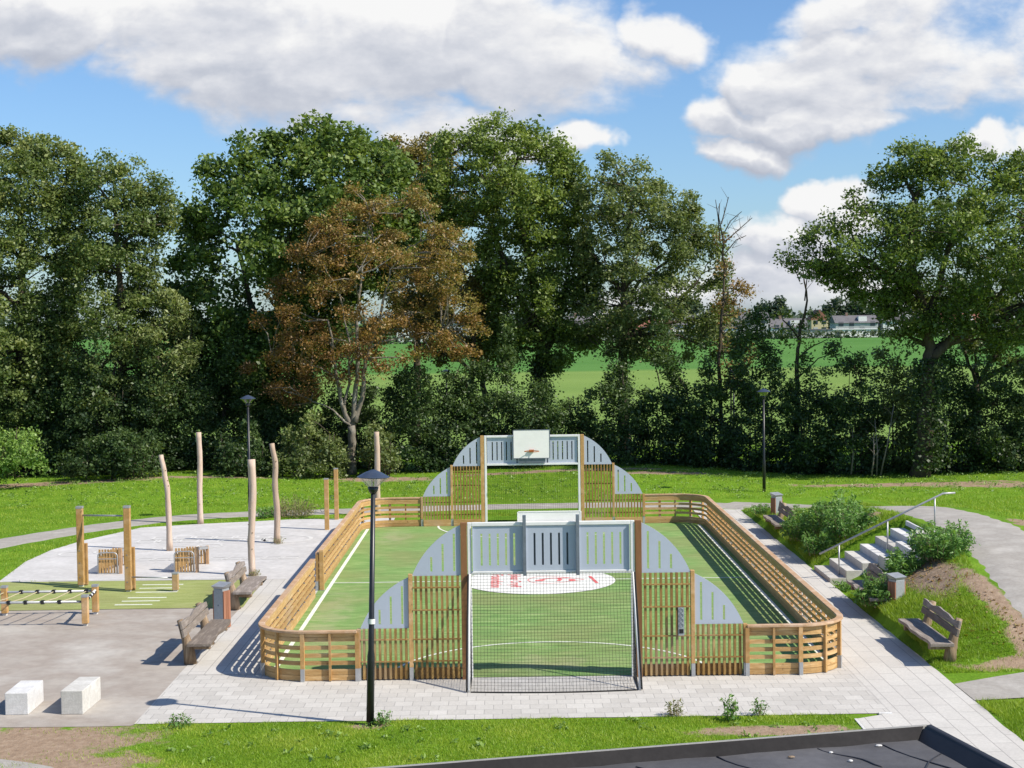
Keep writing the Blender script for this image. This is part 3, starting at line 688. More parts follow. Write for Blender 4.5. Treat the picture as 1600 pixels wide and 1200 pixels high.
# ------------------------------------------------------------------ logs and posts
def logpole(x, y, pts, r0, r1, label):
    t = thing('log_pole', (x, y, 0), label, 'log pole', 'bare debarked climbing poles on the play paving')
    n = 14; P = []; R = []; rr = random.Random(int(x*100))
    for i in range(n+1):
        f = i/n; k = f*(len(pts)-1); j = min(int(k), len(pts)-2); q = k-j; q = q*q*(3-2*q)
        P.append((pts[j][0]+(pts[j+1][0]-pts[j][0])*q, .02*sin(f*5+x), pts[j][1]+(pts[j+1][1]-pts[j][1])*(k-j)))
        R.append(r0+(r1-r0)*f+rr.uniform(-.006, .006))
    R[0] *= 1.12
    MB().tube(P, R, 12).build('trunk', 'log_wood', t, smooth=True)
    for q in range(4):
        b = MB(); i = rr.randrange(3, n-2); a = rr.uniform(3.6, 5.8); p = P[i]; b.tube([(p[0]+R[i]*.9*cos(a), p[1]+R[i]*.9*sin(a), p[2]), (p[0]+R[i]*1.15*cos(a), p[1]+R[i]*1.15*sin(a), p[2]+.01)], .016, 6)
        b.build('knot', 'leg_wood', t)
    return t
logpole(-9.57, 43.0, [(0, 0), (0, .9), (-.02, 1.7), (-.10, 2.2), (-.19, 2.71)], .085, .07, 'pole with a bent top leaning left, leftmost of the bare log poles')
logpole(-9.84, 48.7, [(0, 0), (0, 1), (.03, 2), (.0, 2.93)], .095, .08, 'straight tall pole at the back edge of the paving, second from the left')
logpole(-6.51, 38.54, [(0, 0), (-.02, .8), (.02, 1.5), (.06, 2.2), (.04, 2.95)], .085, .095, 'thickest pole with a crooked waist standing at the corner of the turf strip')
logpole(-6.73, 44.2, [(0, 0), (.02, .9), (-.03, 1.7), (0, 2.3), (-.09, 2.9)], .095, .075, 'slightly S shaped pole with dry tufts at its foot, left of the two square posts')
logpole(-4.32, 50.2, [(0, 0), (.0, 1), (.02, 2), (.0, 2.76)], .095, .085, 'pole rising right behind the head of the nearest lamp')
def sqpost(x, y, h, label, ringz):
    t = thing('square_post', (x, y, 0), label, 'post', 'square timber posts with rings beside the court')
    MB().box(-.065, .065, -.065, .065, 0, h).build('post', 'pine', t, bevel=.008)
    MB().box(-.067, .067, -.067, .067, h+.001, h+.03).build('cap', 'galv', t)
    MB().tube([(-.13+.06*cos(a), 0, ringz+.06*sin(a)) for a in np.linspace(.4, 2*pi-.4, 15)], .009, 6).build('ring', 'steel_dark', t)
sqpost(-5.6, 46.9, 1.56, 'shorter square post with a small ring, left of the pair beside the court', .62)
sqpost(-5.57, 49.3, 1.64, 'taller square post with a small ring, right of the pair beside the court', .72)

# ------------------------------------------------------------------ pull-up frame
t = thing('pull_up_frame', (-9.75, 36.9, 0), 'timber exercise frame with a high bar and a low bar on the turf strip', 'exercise frame')
for x, y, h in ((-.71, .35, 1.93), (.64, -.45, 2.02)):
    MB().box(x-.075, x+.075, y-.075, y+.075, .06, h).build('tall_post', 'pine', t, bevel=.01)
    MB().box(x-.078, x+.078, y-.078, y+.078, h+.001, h+.05).build('post_cap', 'galv', t)
    MB().box(x-.05, x+.05, y-.05, y+.05, 0, .059).build('post_foot', 'concrete', t)
    MB().box(x+.02, x+.12, y+.12, y+.22, .03, 1.05).build('low_post', 'pine', t, bevel=.01)
MB().tube([(-.63, .32, 1.76), (.50, -.36, 1.82)], .022, 8).build('high_bar', 'galv', t, smooth=True)
MB().tube([(.72, -.45, .36), (1.70, -.5, .34)], .02, 8).build('low_bar', 'galv', t, smooth=True)
MB().box(1.70, 1.84, -.57, -.43, .05, .43).build('short_post', 'pine', t, bevel=.01)
MB().box(1.72, 1.82, -.55, -.45, 0, .049).build('post_foot', 'concrete', t)
MB().box(1.697, 1.843, -.573, -.427, .431, .47).build('post_cap', 'galv', t)
for x, y in ((-.71, .35), (.64, -.45)):
    b = MB()
    for z in (.25, .6, .9): b.tube([(x-.01, y-.08, z), (x-.01, y-.072, z)], .016, 8)
    b.build('bolts', 'steel_dark', t)

# ------------------------------------------------------------------ rope bed
t = thing('rope_bridge', (-11.1, 33.05, 0), 'low frame of steel tubes and cross ropes on short timber posts', 'climbing frame')
for x, y in ((2.07, -.65), (1.94, .64), (-.06, .64), (-.06+.1, -.65), (-2.1, .64), (-2.0, -.65)):
    if x < 1 and y < 0 and x > -1: continue
    MB().box(x-.065, x+.065, y-.065, y+.065, .06, .62).build('post', 'pine', t, bevel=.008)
    MB().box(x-.068, x+.068, y-.068, y+.068, .621, .665).build('post_cap', 'galv', t)
    MB().box(x-.04, x+.04, y-.04, y+.04, 0, .059).build('post_foot', 'concrete', t)
for y in (-.65, .64):
    MB().tube([(-2.0, y, .52), (2.0, y, .52)], .027, 8).build('tube_rail', 'galv', t, smooth=True)
for i in range(11):
    x = -1.95+i*.36
    if abs(x) > 1.8: continue
    MB().tube([(x-.12, -.65, .52), (x-.02, 0, .49), (x+.1, .64, .52)], .011, 6).build('cross_rope', 'rope', t)
    b = MB(); b.box(x-.155, x-.085, -.69, -.61, .48, .56); b.box(x+.065, x+.135, .60, .68, .48, .56); b.build('clamp', 'clamp', t)
b = MB(); b.tube([(2.05, -.6, .52), (1.99, 0, .50), (1.95, .6, .54)], .03, 8); b.build('end_rope', 'white_paint', t)
b = MB()
for k in range(5):
    f = (k+.4)/5; b.tube([(2.05-.1*f, -.6+1.2*f, .515), (2.045-.1*f, -.52+1.2*f, .52)], .037, 8)
b.build('rope_sleeves', 'clamp', t)

# ------------------------------------------------------------------ mini goals
def minigoal(x, y, label, rz=0):
    t = thing('mini_goal', (x, y, 0), label, 'mini goal', 'small slatted street football goals', rz)
    Wd, D, H = .56, 1.35, .66
    for yy in (0, D):
        b = MB()
        hh = H if yy == 0 else .50
        for k in range(7): xx = -Wd+.04+k*(Wd-.08)/6.5; b.box(xx-.024, xx+.024, yy-.012, yy+.012, .03, hh-.02)
        b.build('side_slats', 'pine_long', t)
        s = -1 if yy == 0 else 1; y2 = yy+s*.04; rr = .1
        Hk = H; H = hh; pts = [(-Wd, y2, .02), (-Wd, y2, H-.10-rr)]+[(-Wd+rr-rr*cos(a), y2, H-.10-rr+rr*sin(a)) for a in np.linspace(.2, pi/2, 6)]+[(-.06-rr+rr*sin(a), y2, H-.10-rr+rr*cos(a)) for a in np.linspace(0, pi/2, 6)]+[(-.06, y2, .02)]
        MB().tube(pts, .016, 8).build('tube_frame', 'galv', t, smooth=True)
        MB().tube([(-Wd, y2, .02), (-.06, y2, .02)], .014, 6).build('base_bar', 'galv', t)
        MB().tube([(-Wd, y2, hh-.26), (-.06, y2, hh-.26)], .012, 6).build('cross_bar', 'galv', t)
        MB().box(-.03, .05, yy-.035, yy+.035, .0, H).build('goal_post', 'pine_cap', t, bevel=.006); H = Hk
    MB().add([(-.03, .036, H-.08), (.05, .036, H-.08), (.05, D-.036, .42), (-.03, D-.036, .42), (-.03, .036, H-.01), (.05, .036, H-.01), (.05, D-.036, .49), (-.03, D-.036, .49)], [(0, 3, 2, 1), (4, 5, 6, 7), (0, 1, 5, 4), (1, 2, 6, 5), (2, 3, 7, 6), (3, 0, 4, 7)]).build('crossbar', 'galv', t, bevel=.006)
    b = MB()
    for k in range(16): yy = .06+k*(D-.12)/15; b.box(-Wd-.012, -Wd+.012, yy-.025, yy+.025, .03, .44)
    b.build('back_slats', 'pine_long', t)
    return t
minigoal(-9.98, 39.12, 'small slatted goal partly behind the tall right post of the exercise frame')
minigoal(-8.03, 39.15, 'small slatted goal standing free beside the foot of the bent log pole')

# ------------------------------------------------------------------ concrete blocks
for x, y, w_, d_, rz, lab in ((-8.32, 24.98, .38, .9, .02, 'pale concrete seating block, left one of the two, cut by nothing and nearest the frame edge'),
                             (-7.40, 24.97, .365, 1.0, -.03, 'pale concrete seating block, right one of the two, with streaked front')):
    t = MB().box(0, w_, 0, d_, .005, .37 if x < -8 else .40).build('concrete_block', 'concrete', None, bevel=.012)
    t.location = (x, y, 0); t.rotation_euler = (0, 0, rz)
    tag(t, lab.replace(', cut by nothing and nearest the frame edge', ', nearest the left edge'), 'concrete block', 'concrete seating blocks on the asphalt')

# ------------------------------------------------------------------ benches and bins
def plank(b, L, prof0, prof1, z0, z1, wav, seed, axis='y'):
    rr = random.Random(seed); n = 14; vs = []; fs = []
    ph = rr.uniform(0, 6)
    for i in range(n+1):
        y = -L/2+L*i/n; e = wav*(sin(ph+i*.7)+.6*sin(ph*2+i*1.5))
        if axis == 'y': pr = [(prof0, z0), (prof1+e, z0), (prof1+e, z1), (prof0, z1)]
        else: pr = [(prof0, z0), (prof1, z0), (prof1, z1+e), (prof0, z1+e)]
        vs += [(x, y, z) for x, z in pr]
        if i:
            for k in range(4): fs.append(((i-1)*4+k, i*4+k, i*4+(k+1) % 4, (i-1)*4+(k+1) % 4))
    fs += [(0, 1, 2, 3), (n*4+3, n*4+2, n*4+1, n*4)]
    b.add(vs, fs); return b
def bench(x, y, face, label, L=2.3, seed=1):
    # local +x is the front of the bench; face = +1 looks to +x, -1 looks to -x
    t = thing('log_bench', (x, y, 0), label, 'bench', 'rustic plank benches on log legs', 0 if face > 0 else pi)
    plank(MB(), L, -.02, .40, .39, .45, .018, seed).build('seat', 'grey_wood', t, bevel=.008)
    tilt = Matrix.Translation((-.10, 0, .5)) @ Matrix.Rotation(radians(-12), 4, 'Y') @ Matrix.Translation((.10, 0, -.5))
    for z0, z1, w_ in ((.56, .69, .006), (.71, .84, .022)):
        o = plank(MB(), L, -.08, -.035, z0, z1, w_, seed+3, 'z').build('back_plank', 'grey_wood', t, bevel=.006); o.matrix_local = tilt
    for s in (-1, 1):
        yy = s*(L/2-.32)
        MB().box(-.16, .36, yy-.045, yy+.045, .285, .388).build('seat_beam', 'leg_wood', t, bevel=.01)
        MB().tube([(-.02, yy, 0), (-.05, yy, .3), (-.10, yy, .5), (-.205, yy, .84)], [.125, .105, .085, .06], 12).build('leg', 'leg_wood', t, smooth=True)
    return t
bench(-6.0, 29.45, 1, 'nearest bench on the left, weathered planks beside the slatted bin', 2.35, 1)
bench(-6.12, 34.75, 1, 'bench beyond the left bin, its near end by the turf strip', 2.1, 5)
bench(7.95, 28.55, -1, 'nearest bench on the right with two wavy back planks, standing in the grass', 2.35, 9)
bench(7.92, 33.0, -1, 'bench half overgrown by weeds in front of the concrete stairs', 2.3, 12)
bench(7.95, 44.5, -1, 'small looking bench beside the far right bin by the lawn', 2.2, 15)
def bin_(x, y, label, rz):
    t = thing('litter_bin', (x, y, 0), label, 'litter bin', 'grey litter bins clad with red wood', rz)
    MB().box(-.12, .12, -.11, .11, .02, .84).build('body', 'bin_grey', t, bevel=.005)
    MB().lathe([(.012, .5), (.012, .501)], 8).build('x', 'bin_grey', t) if 0 else None
    for s in (-1, 1):
        for k in range(3):
            yy = -.075+k*.075; MB().box(min(s*.121, s*.145), max(s*.121, s*.145), yy-.033, yy+.036, .03, .80).build('wood_slat', 'bin_wood', t)
    b = MB(); b.add([(-.16, -.14, .90), (.16, -.14, .90), (.16, .14, .96), (-.16, .14, .96), (-.115, -.11, .845), (.115, -.11, .845), (.115, .11, .845), (-.115, .11, .845)],
                    [(0, 1, 2, 3), (0, 4, 5, 1), (1, 5, 6, 2), (2, 6, 7, 3), (3, 7, 4, 0)])
    b.build('lid', 'galv', t)
    MB().tube([(0, -.11, .5), (0, -.117, .5)], .018, 8).build('lock', 'steel_dark', t)
    return t
bin_(-6.05, 31.95, 'litter bin between the two benches on the left', -.5)
bin_(8.08, 32.0-.1, 'litter bin behind the nearest right bench with its slanted steel lid', .5)
bin_(8.2, 46.9, 'litter bin at the far right beside the smallest looking bench', .5)

# ------------------------------------------------------------------ stairs and handrail
t = thing('concrete_stairs', (7.62, 36.36, 0), 'pale concrete stairs with seating blocks climbing the green bank on the right', 'stairs')
ZT = [.115, .29, .465, .64, .83, 1.02, 1.205]
for i, z in enumerate(ZT):
    x0 = i*.385; wd = .385 if i < 6 else .6
    MB().box(x0, x0+wd+.02*(i < 6), .0 if i < 3 else -.0, 1.9+.01*i, z-.32 if i > 1 else -.05, z).build('step', 'concrete', t, bevel=.006)
for x0, z, y0 in ((1.17, .66, -2.15), (1.56, .98, -2.1), (1.95, 1.235, -2.05)):
    MB().box(x0, x0+(.60 if z < 1.1 else .85), y0, -.004, z-.75, z).build('seat_block', 'concrete', t, bevel=.006)
t = thing('handrail', (7.9, 36.75, 0), 'steel handrail on three posts rising along the stairs', 'handrail')
MB().tube([(-.45, 0, .64), (2.53, 0, 2.06), (2.82, 0, 2.07)], .024, 10).build('rail', 'galv', t, smooth=True)
for x, zb in ((.02, .115), (1.19, .64), (2.33, 1.2)):
    zt = .64+(x+.45)*(2.06-.64)/2.98
    MB().tube([(x, 0, zb), (x, 0, zt-.02)], .02, 8).build('rail_post', 'galv', t, smooth=True)
    MB().box(x-.05, x+.05, -.05, .05, zb+.001, zb+.01).build('post_plate', 'galv', t)

# ------------------------------------------------------------------ near flat roofed building
ZR = 3.0
c0 = Vector(G(1450, 1131, ZR)); dL = (Vector(G(600, 1197, ZR))-c0).normalized(); dD = Vector((dL.y, -dL.x))
if dD.y > 0: dD = -dD
t = thing('flat_roof_building', (c0.x, c0.y, 0), 'low building with a black membrane flat roof and thin parapet right below the viewer', 'building')
def RP(a, c): p = dL*a+dD*c; return (p.x, p.y)
La, Lc = 12, 9
MB().prism_z([RP(.03, .03), RP(La, .03), RP(La, Lc), RP(.03, Lc)], 0, ZR-.14).build('wall', 'brick_wall', t)
n = 60; vs = []; fs = []; rr = random.Random(4)
for j in range(n+1):
    for i in range(n+1):
        a = .17+(La-.4)*(i/n)**1.6; c = .13+(Lc-.4)*(j/n)**1.6; p = RP(a, c)
        vs.append((p[0], p[1], ZR-.088+.004*sin(a*9+c*5)*sin(c*7-a*3)))
        if i and j: q = j*(n+1)+i; fs.append((q-n-2, q-n-1, q, q-1))
MB().add(vs, fs).build('roof_membrane', 'membrane', t, smooth=True)
b = MB()
b.prism_z([RP(-.005, 0), RP(La, 0), RP(La, .035), RP(.06, .035)], ZR-.16, ZR); b.build('front_coping', 'coping', t, bevel=.01)
b = MB(); q = [RP(.06, .036), RP(La, .036), RP(La, .135), RP(.16, .135)]
b.add([(*q[0], ZR-.006), (*q[1], ZR-.006), (*q[2], ZR-.09), (*q[3], ZR-.09)], [(0, 1, 2, 3)]); b.build('upstand', 'membrane_up', t)
b = MB(); b.prism_z([RP(-.006, .037), RP(.055, .062), RP(.055, Lc), RP(-.006, Lc)], ZR-.16, ZR+.012); b.build('side_coping', 'membrane_dark', t, bevel=.015)
b = MB(); q = [RP(.056, .062), RP(.056, Lc), RP(.19, Lc), RP(.17, .14)]
b.add([(*q[0], ZR-.002), (*q[1], ZR-.002), (*q[2], ZR-.108), (*q[3], ZR-.108)], [(0, 1, 2, 3)]); b.build('side_upstand', 'membrane_dark', t)
b = MB()
for (a0, c0_), (a1, c1_) in (((.5, .2), (.15, 1.6)), ((1.05, .16), (.75, .75)), ((1.9, .15), (1.5, 1.2)), ((2.6, .25), (2.0, .8)), ((.18, .55), (.9, 1.3))):
    P = []
    for k in range(9): f = k/8; p = RP(a0+(a1-a0)*f+.03*sin(k), c0_+(c1_-c0_)*f); P.append((*p, ZR-.088))
    b.tube(P, .008, 6)
b.build('membrane_fold', 'membrane_dark', t, smooth=True)
for i, (a, c) in enumerate(((.55, .22), (1.0, .3), (1.35, .33), (.95, .55))):
    p = RP(a, c); bb = MB(); rr = random.Random(i); bb.lathe([(0, -.004), (.016, .0), (.012, .01), (0, .014)], 7)
    o = bb.build('pebble', 'pale_mark' if i != 2 else 'leg_wood'); o.location = (c0.x+p[0], c0.y+p[1], ZR-.082); o.scale = (1+rr.random(), 1, .8)
    tag(o, ('pale pebble on the black roof nearest its right corner', 'pale pebble on the black roof, second from the right corner', 'brown pebble lying on the black roof near its front edge', 'pale pebble on the black roof, farthest from the front edge')[i], 'pebble', 'small pebbles on the black roof')

# ------------------------------------------------------------------ foliage
RNG = np.random.default_rng(11)
def quads(P, size, aspect=.6, up=.35, tint=None, rng=RNG, size_var=.35):
    n = len(P); d = rng.normal(size=(n, 3)); d[:, 2] *= .8; d /= np.linalg.norm(d, axis=1)[:, None]+1e-9
    nn = rng.normal(size=(n, 3)); nn[:, 2] = np.abs(nn[:, 2])+up; 
    a = np.cross(d, nn); a /= np.linalg.norm(a, axis=1)[:, None]+1e-9
    s = size*(1+size_var*rng.normal(size=n)).clip(.4, 1.9)
    L = d*s[:, None]; Wd = a*(s*aspect)[:, None]
    k = np.cross(L, Wd); k /= np.linalg.norm(k, axis=1)[:, None]+1e-9
    V = np.stack([P-L*.5, P+Wd*.5+k*(s*.08)[:, None], P+L*.5, P-Wd*.5+k*(s*.08)[:, None]], 1).reshape(-1, 3)
    return V, np.repeat(tint if tint is not None else rng.random(n), 4)
def leafmesh(name, V, T, m, parent=None, nv=4):
    n = len(V)//nv; me = bpy.data.meshes.new(name)
    me.vertices.add(len(V)); me.vertices.foreach_set('co', V.astype(np.float32).ravel())
    me.loops.add(len(V)); me.loops.foreach_set('vertex_index', np.arange(len(V), dtype=np.int32))
    me.polygons.add(n); me.polygons.foreach_set('loop_start', np.arange(0, len(V), nv, dtype=np.int32))
    me.polygons.foreach_set('loop_total', np.full(n, nv, dtype=np.int32))
    at = me.attributes.new('tint', 'FLOAT', 'POINT'); at.data.foreach_set('value', T.astype(np.float32))
    me.update(); me.validate(); me.materials.append(MT[m])
    o = bpy.data.objects.new(name, me); COL.objects.link(o)
    if parent: o.parent = parent
    return o
def edgedist(P, poly):        # signed distance, positive inside
    x, y = P[:, 0], P[:, 1]; best = np.full(len(P), 1e9); ins = np.zeros(len(P), bool); n = len(poly)
    for i in range(n):
        ax, ay = poly[i]; bx, by = poly[(i+1) % n]; dx, dy = bx-ax, by-ay
        t = np.clip(((x-ax)*dx+(y-ay)*dy)/(dx*dx+dy*dy+1e-12), 0, 1)
        best = np.minimum(best, np.hypot(x-ax-t*dx, y-ay-t*dy))
        c = ((ay > y) != (by > y)) & (x < (bx-ax)*(y-ay)/((by-ay) if by != ay else 1e-12)+ax); ins ^= c
    return np.where(ins, best, -best)
def clumps_in(poly, dens, depth, seed, holes=0, hole_r=(.35, .8)):
    rng = np.random.default_rng(seed); p = np.array(poly); lo, hi = p.min(0), p.max(0)
    A = (hi-lo).prod(); n = int(A*dens); Q = rng.uniform(lo, hi, (n, 2)); d = edgedist(Q, poly); k = d > .1; Q = Q[k]; d = d[k]
    if holes:
        kk = np.ones(len(Q), bool)
        for _ in range(holes):
            c = Q[rng.integers(len(Q))]; r_h = rng.uniform(*hole_r); kk &= np.hypot((Q[:, 0]-c[0]), (Q[:, 1]-c[1])*1.3) > r_h
        Q = Q[kk]; d = d[kk]
    T = np.minimum(depth, .35+1.05*d)
    y = rng.uniform(-1, 1, len(Q)); y = np.sign(y)*np.abs(y)**.7*T
    return np.stack([Q[:, 0], y, Q[:, 1]], 1), rng
DENS = (3.9, .80, 2.8)
def tree(name, label, cat, Y, outline, trunks, leaf, bark='bark', lsize=.17, per=46, dens=3.4, crad=.42, depth=4.2, seed=1, holes=0, grad=None,
         limbs=9, twigs=90, group='tall trees beyond the lawn', hole_r=(.35, .8), limb_r=.13, extra_tips=None, base_z=0, aspect=.6, drop=True):
    """outline: pixel outline of the crown at distance Y; trunks: list of (pixel polyline, r0, r1)"""
    bx, _ = AT(trunks[0][0][0][0], 700, Y); t = thing(name, (bx, Y, base_z), label, cat, group)
    outline = [(u, v+(22 if v > 490 and drop else 0)) for u, v in outline]
    poly = [AT(u, v, Y) for u, v in outline]; poly = [(x-bx, z-base_z) for x, z in poly]
    per = int(per*DENS[0]); holes = int(holes*.30); lsize *= DENS[1]; dens *= DENS[2]
    C, rng = clumps_in(poly, dens, depth, seed, holes, hole_r)
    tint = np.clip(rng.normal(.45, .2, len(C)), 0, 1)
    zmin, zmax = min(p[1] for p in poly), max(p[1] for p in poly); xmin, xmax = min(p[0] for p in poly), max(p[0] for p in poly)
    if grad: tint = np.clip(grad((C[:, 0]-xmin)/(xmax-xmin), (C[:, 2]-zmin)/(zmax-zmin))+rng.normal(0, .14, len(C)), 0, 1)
    rad = crad*rng.uniform(.6, 1.35, len(C)); n = per
    P = C[:, None, :]+rng.normal(size=(len(C), n, 3))*rad[:, None, None]*np.array([.62, .62, .42])
    P = P.reshape(-1, 3); TT = np.clip(np.repeat(tint, n)+rng.normal(0, .12, len(C)*n), 0, 1)
    k = edgedist(P[:, [0, 2]], poly) > -crad*.55; P = P[k]; TT = TT[k]
    V, Tv = quads(P, lsize, aspect, .35, TT, rng); leafmesh('crown', V, Tv, leaf, t)
    # wood
    b = MB(); nodes = []
    for pts, r0, r1 in trunks:
        w3 = []
        for i, (u, v) in enumerate(pts):
            x, z = AT(u, v, Y); w3.append(Vector((x-bx, .15*sin(i*2.1+seed) if i else 0, max(z-base_z, -.15))))
        # smooth
        sm = []
        for i in range(len(w3)-1):
            for q in range(4): sm.append(w3[i].lerp(w3[i+1], q/4)+Vector((rng.normal()*.03, rng.normal()*.03, 0)))
        sm.append(w3[-1]); m_ = len(sm); R = [r0+(r1-r0)*i/(m_-1) for i in range(m_)]; R[0] *= 1.25
        b.tube(sm, R, 9); nodes += list(zip(sm, R))[m_//2:]
    b.build('trunk', bark, t, smooth=True)
    b = MB(); tips = []
    if len(C) > 10:
        idx = rng.choice(len(C), min(limbs*3, len(C)), replace=False); chosen = []
        for i in idx:
            if all((Vector(C[i])-c).length > 1.8 for c in chosen): chosen.append(Vector(C[i]))
            if len(chosen) >= limbs: break
        limbn = []
        for c in chosen:
            a, ra = min(nodes, key=lambda q: (q[0]-c).length+max(0, q[0].z-c.z+.6)*3)
            mid = a.lerp(c, .5)+Vector((0, 0, .18*(c-a).length)); P3 = []
            for q in range(9):
                f = q/8; P3.append(a*(1-f)**2+mid*2*f*(1-f)+c*f*f+Vector(rng.normal(size=3)*.05)*(q > 0))
            R = [max(.025, min(ra*.8, limb_r)*(1-f*.85)) for f in np.linspace(0, 1, 9)]
            b.tube(P3, R, 6, False); limbn += list(zip(P3, R))[2:]
        for i in rng.choice(len(C), min(twigs, len(C)), replace=False):
            c = Vector(C[i]); a, ra = min(limbn+nodes, key=lambda q: (q[0]-c).length+max(0, q[0].z-c.z)*1.5)
            m2 = a.lerp(c, .5)+Vector(rng.normal(size=3)*.12)
            if (a-c).length < 2.6: b.tube([a, m2, c], [min(ra*.6, .05), .028, .012], 4, False)
    if extra_tips:
        for pts in extra_tips:
            w3 = [Vector((AT(u, v, Y)[0]-bx, 0.1*rng.normal(), AT(u, v, Y)[1]-base_z)) for u, v in pts]
            b.tube(w3, [.022*(1-i/len(w3))+.006 for i in range(len(w3))], 4, False)
            for q in range(5):
                a_ = w3[0].lerp(w3[-1], rng.uniform(.3, .95)); b.tube([a_, a_+Vector((rng.normal()*.25, rng.normal()*.2, abs(rng.normal())*.3+.08))], [.011, .004], 4, False)
    if b.v: b.build('branches', bark, t, smooth=True)
    return t
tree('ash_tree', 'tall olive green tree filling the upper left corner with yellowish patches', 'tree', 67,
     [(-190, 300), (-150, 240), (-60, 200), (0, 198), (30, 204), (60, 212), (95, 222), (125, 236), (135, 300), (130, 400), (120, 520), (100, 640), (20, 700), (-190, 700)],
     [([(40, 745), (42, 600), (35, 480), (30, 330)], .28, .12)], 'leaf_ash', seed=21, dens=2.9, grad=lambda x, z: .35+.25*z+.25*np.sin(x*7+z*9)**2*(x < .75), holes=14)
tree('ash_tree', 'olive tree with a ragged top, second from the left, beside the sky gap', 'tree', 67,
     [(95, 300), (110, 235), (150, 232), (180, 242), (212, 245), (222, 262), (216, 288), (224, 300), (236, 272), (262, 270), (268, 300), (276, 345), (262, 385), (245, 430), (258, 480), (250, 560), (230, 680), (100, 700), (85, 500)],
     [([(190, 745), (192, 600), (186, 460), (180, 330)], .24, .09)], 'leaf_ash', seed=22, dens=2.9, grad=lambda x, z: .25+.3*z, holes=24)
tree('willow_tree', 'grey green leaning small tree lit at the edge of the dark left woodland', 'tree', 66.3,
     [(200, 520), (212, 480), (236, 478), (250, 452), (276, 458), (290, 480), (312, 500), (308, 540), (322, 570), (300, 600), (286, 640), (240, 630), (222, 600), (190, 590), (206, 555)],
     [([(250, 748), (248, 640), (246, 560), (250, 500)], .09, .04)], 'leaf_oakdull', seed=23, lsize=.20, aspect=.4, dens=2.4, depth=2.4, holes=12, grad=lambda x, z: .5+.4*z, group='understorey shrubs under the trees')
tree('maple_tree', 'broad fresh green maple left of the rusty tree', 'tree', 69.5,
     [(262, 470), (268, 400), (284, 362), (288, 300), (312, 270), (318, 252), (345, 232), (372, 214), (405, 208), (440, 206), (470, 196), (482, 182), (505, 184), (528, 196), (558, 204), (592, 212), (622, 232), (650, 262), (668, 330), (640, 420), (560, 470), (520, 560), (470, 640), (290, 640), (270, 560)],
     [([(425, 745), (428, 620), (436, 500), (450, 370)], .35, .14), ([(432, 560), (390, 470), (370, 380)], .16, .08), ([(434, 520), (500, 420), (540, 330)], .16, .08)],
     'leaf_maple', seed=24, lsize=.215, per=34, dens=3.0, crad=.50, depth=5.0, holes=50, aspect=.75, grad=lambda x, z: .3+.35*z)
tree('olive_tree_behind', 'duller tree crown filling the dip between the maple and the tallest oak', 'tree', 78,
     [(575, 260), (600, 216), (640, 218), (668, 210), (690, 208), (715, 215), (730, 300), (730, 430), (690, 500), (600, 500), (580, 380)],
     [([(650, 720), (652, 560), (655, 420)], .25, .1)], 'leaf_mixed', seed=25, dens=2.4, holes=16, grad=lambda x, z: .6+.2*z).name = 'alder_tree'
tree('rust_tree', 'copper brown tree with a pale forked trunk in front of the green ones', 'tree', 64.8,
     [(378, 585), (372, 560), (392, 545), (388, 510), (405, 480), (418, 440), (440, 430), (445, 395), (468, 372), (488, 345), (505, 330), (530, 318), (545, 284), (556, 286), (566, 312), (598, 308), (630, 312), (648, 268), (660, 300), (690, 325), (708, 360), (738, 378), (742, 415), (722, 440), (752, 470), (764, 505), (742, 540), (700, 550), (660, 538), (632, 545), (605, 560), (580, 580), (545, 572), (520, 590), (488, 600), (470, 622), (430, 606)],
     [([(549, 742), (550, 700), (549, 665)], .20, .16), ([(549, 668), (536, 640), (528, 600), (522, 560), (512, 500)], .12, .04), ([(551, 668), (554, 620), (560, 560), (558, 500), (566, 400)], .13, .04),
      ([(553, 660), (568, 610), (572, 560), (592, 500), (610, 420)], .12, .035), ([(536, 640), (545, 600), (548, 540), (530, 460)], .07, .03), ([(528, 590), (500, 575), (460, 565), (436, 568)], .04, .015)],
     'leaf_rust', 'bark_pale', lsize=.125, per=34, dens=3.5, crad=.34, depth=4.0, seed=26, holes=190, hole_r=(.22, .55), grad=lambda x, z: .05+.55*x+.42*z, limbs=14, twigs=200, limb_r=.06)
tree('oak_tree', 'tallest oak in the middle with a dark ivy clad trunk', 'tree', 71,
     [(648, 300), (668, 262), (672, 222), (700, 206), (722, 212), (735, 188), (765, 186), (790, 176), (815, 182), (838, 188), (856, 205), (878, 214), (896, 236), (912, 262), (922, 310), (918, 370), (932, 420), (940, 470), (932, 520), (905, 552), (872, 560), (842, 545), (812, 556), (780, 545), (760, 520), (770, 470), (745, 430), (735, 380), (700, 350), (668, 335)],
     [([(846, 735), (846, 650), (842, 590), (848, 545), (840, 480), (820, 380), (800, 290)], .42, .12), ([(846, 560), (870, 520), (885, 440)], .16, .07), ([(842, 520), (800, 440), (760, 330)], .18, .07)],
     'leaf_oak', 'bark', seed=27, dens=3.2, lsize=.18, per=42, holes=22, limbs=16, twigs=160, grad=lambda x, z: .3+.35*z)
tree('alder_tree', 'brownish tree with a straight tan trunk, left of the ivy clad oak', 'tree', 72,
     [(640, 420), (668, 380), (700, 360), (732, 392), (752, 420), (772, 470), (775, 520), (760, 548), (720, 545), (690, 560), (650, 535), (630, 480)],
     [([(736, 735), (737, 640), (738, 560), (742, 470)], .2, .1)], 'leaf_mixed', 'bark_tan', seed=28, dens=2.6, holes=16, grad=lambda x, z: .1+.4*x+.2*z, group='tall trees beyond the lawn')
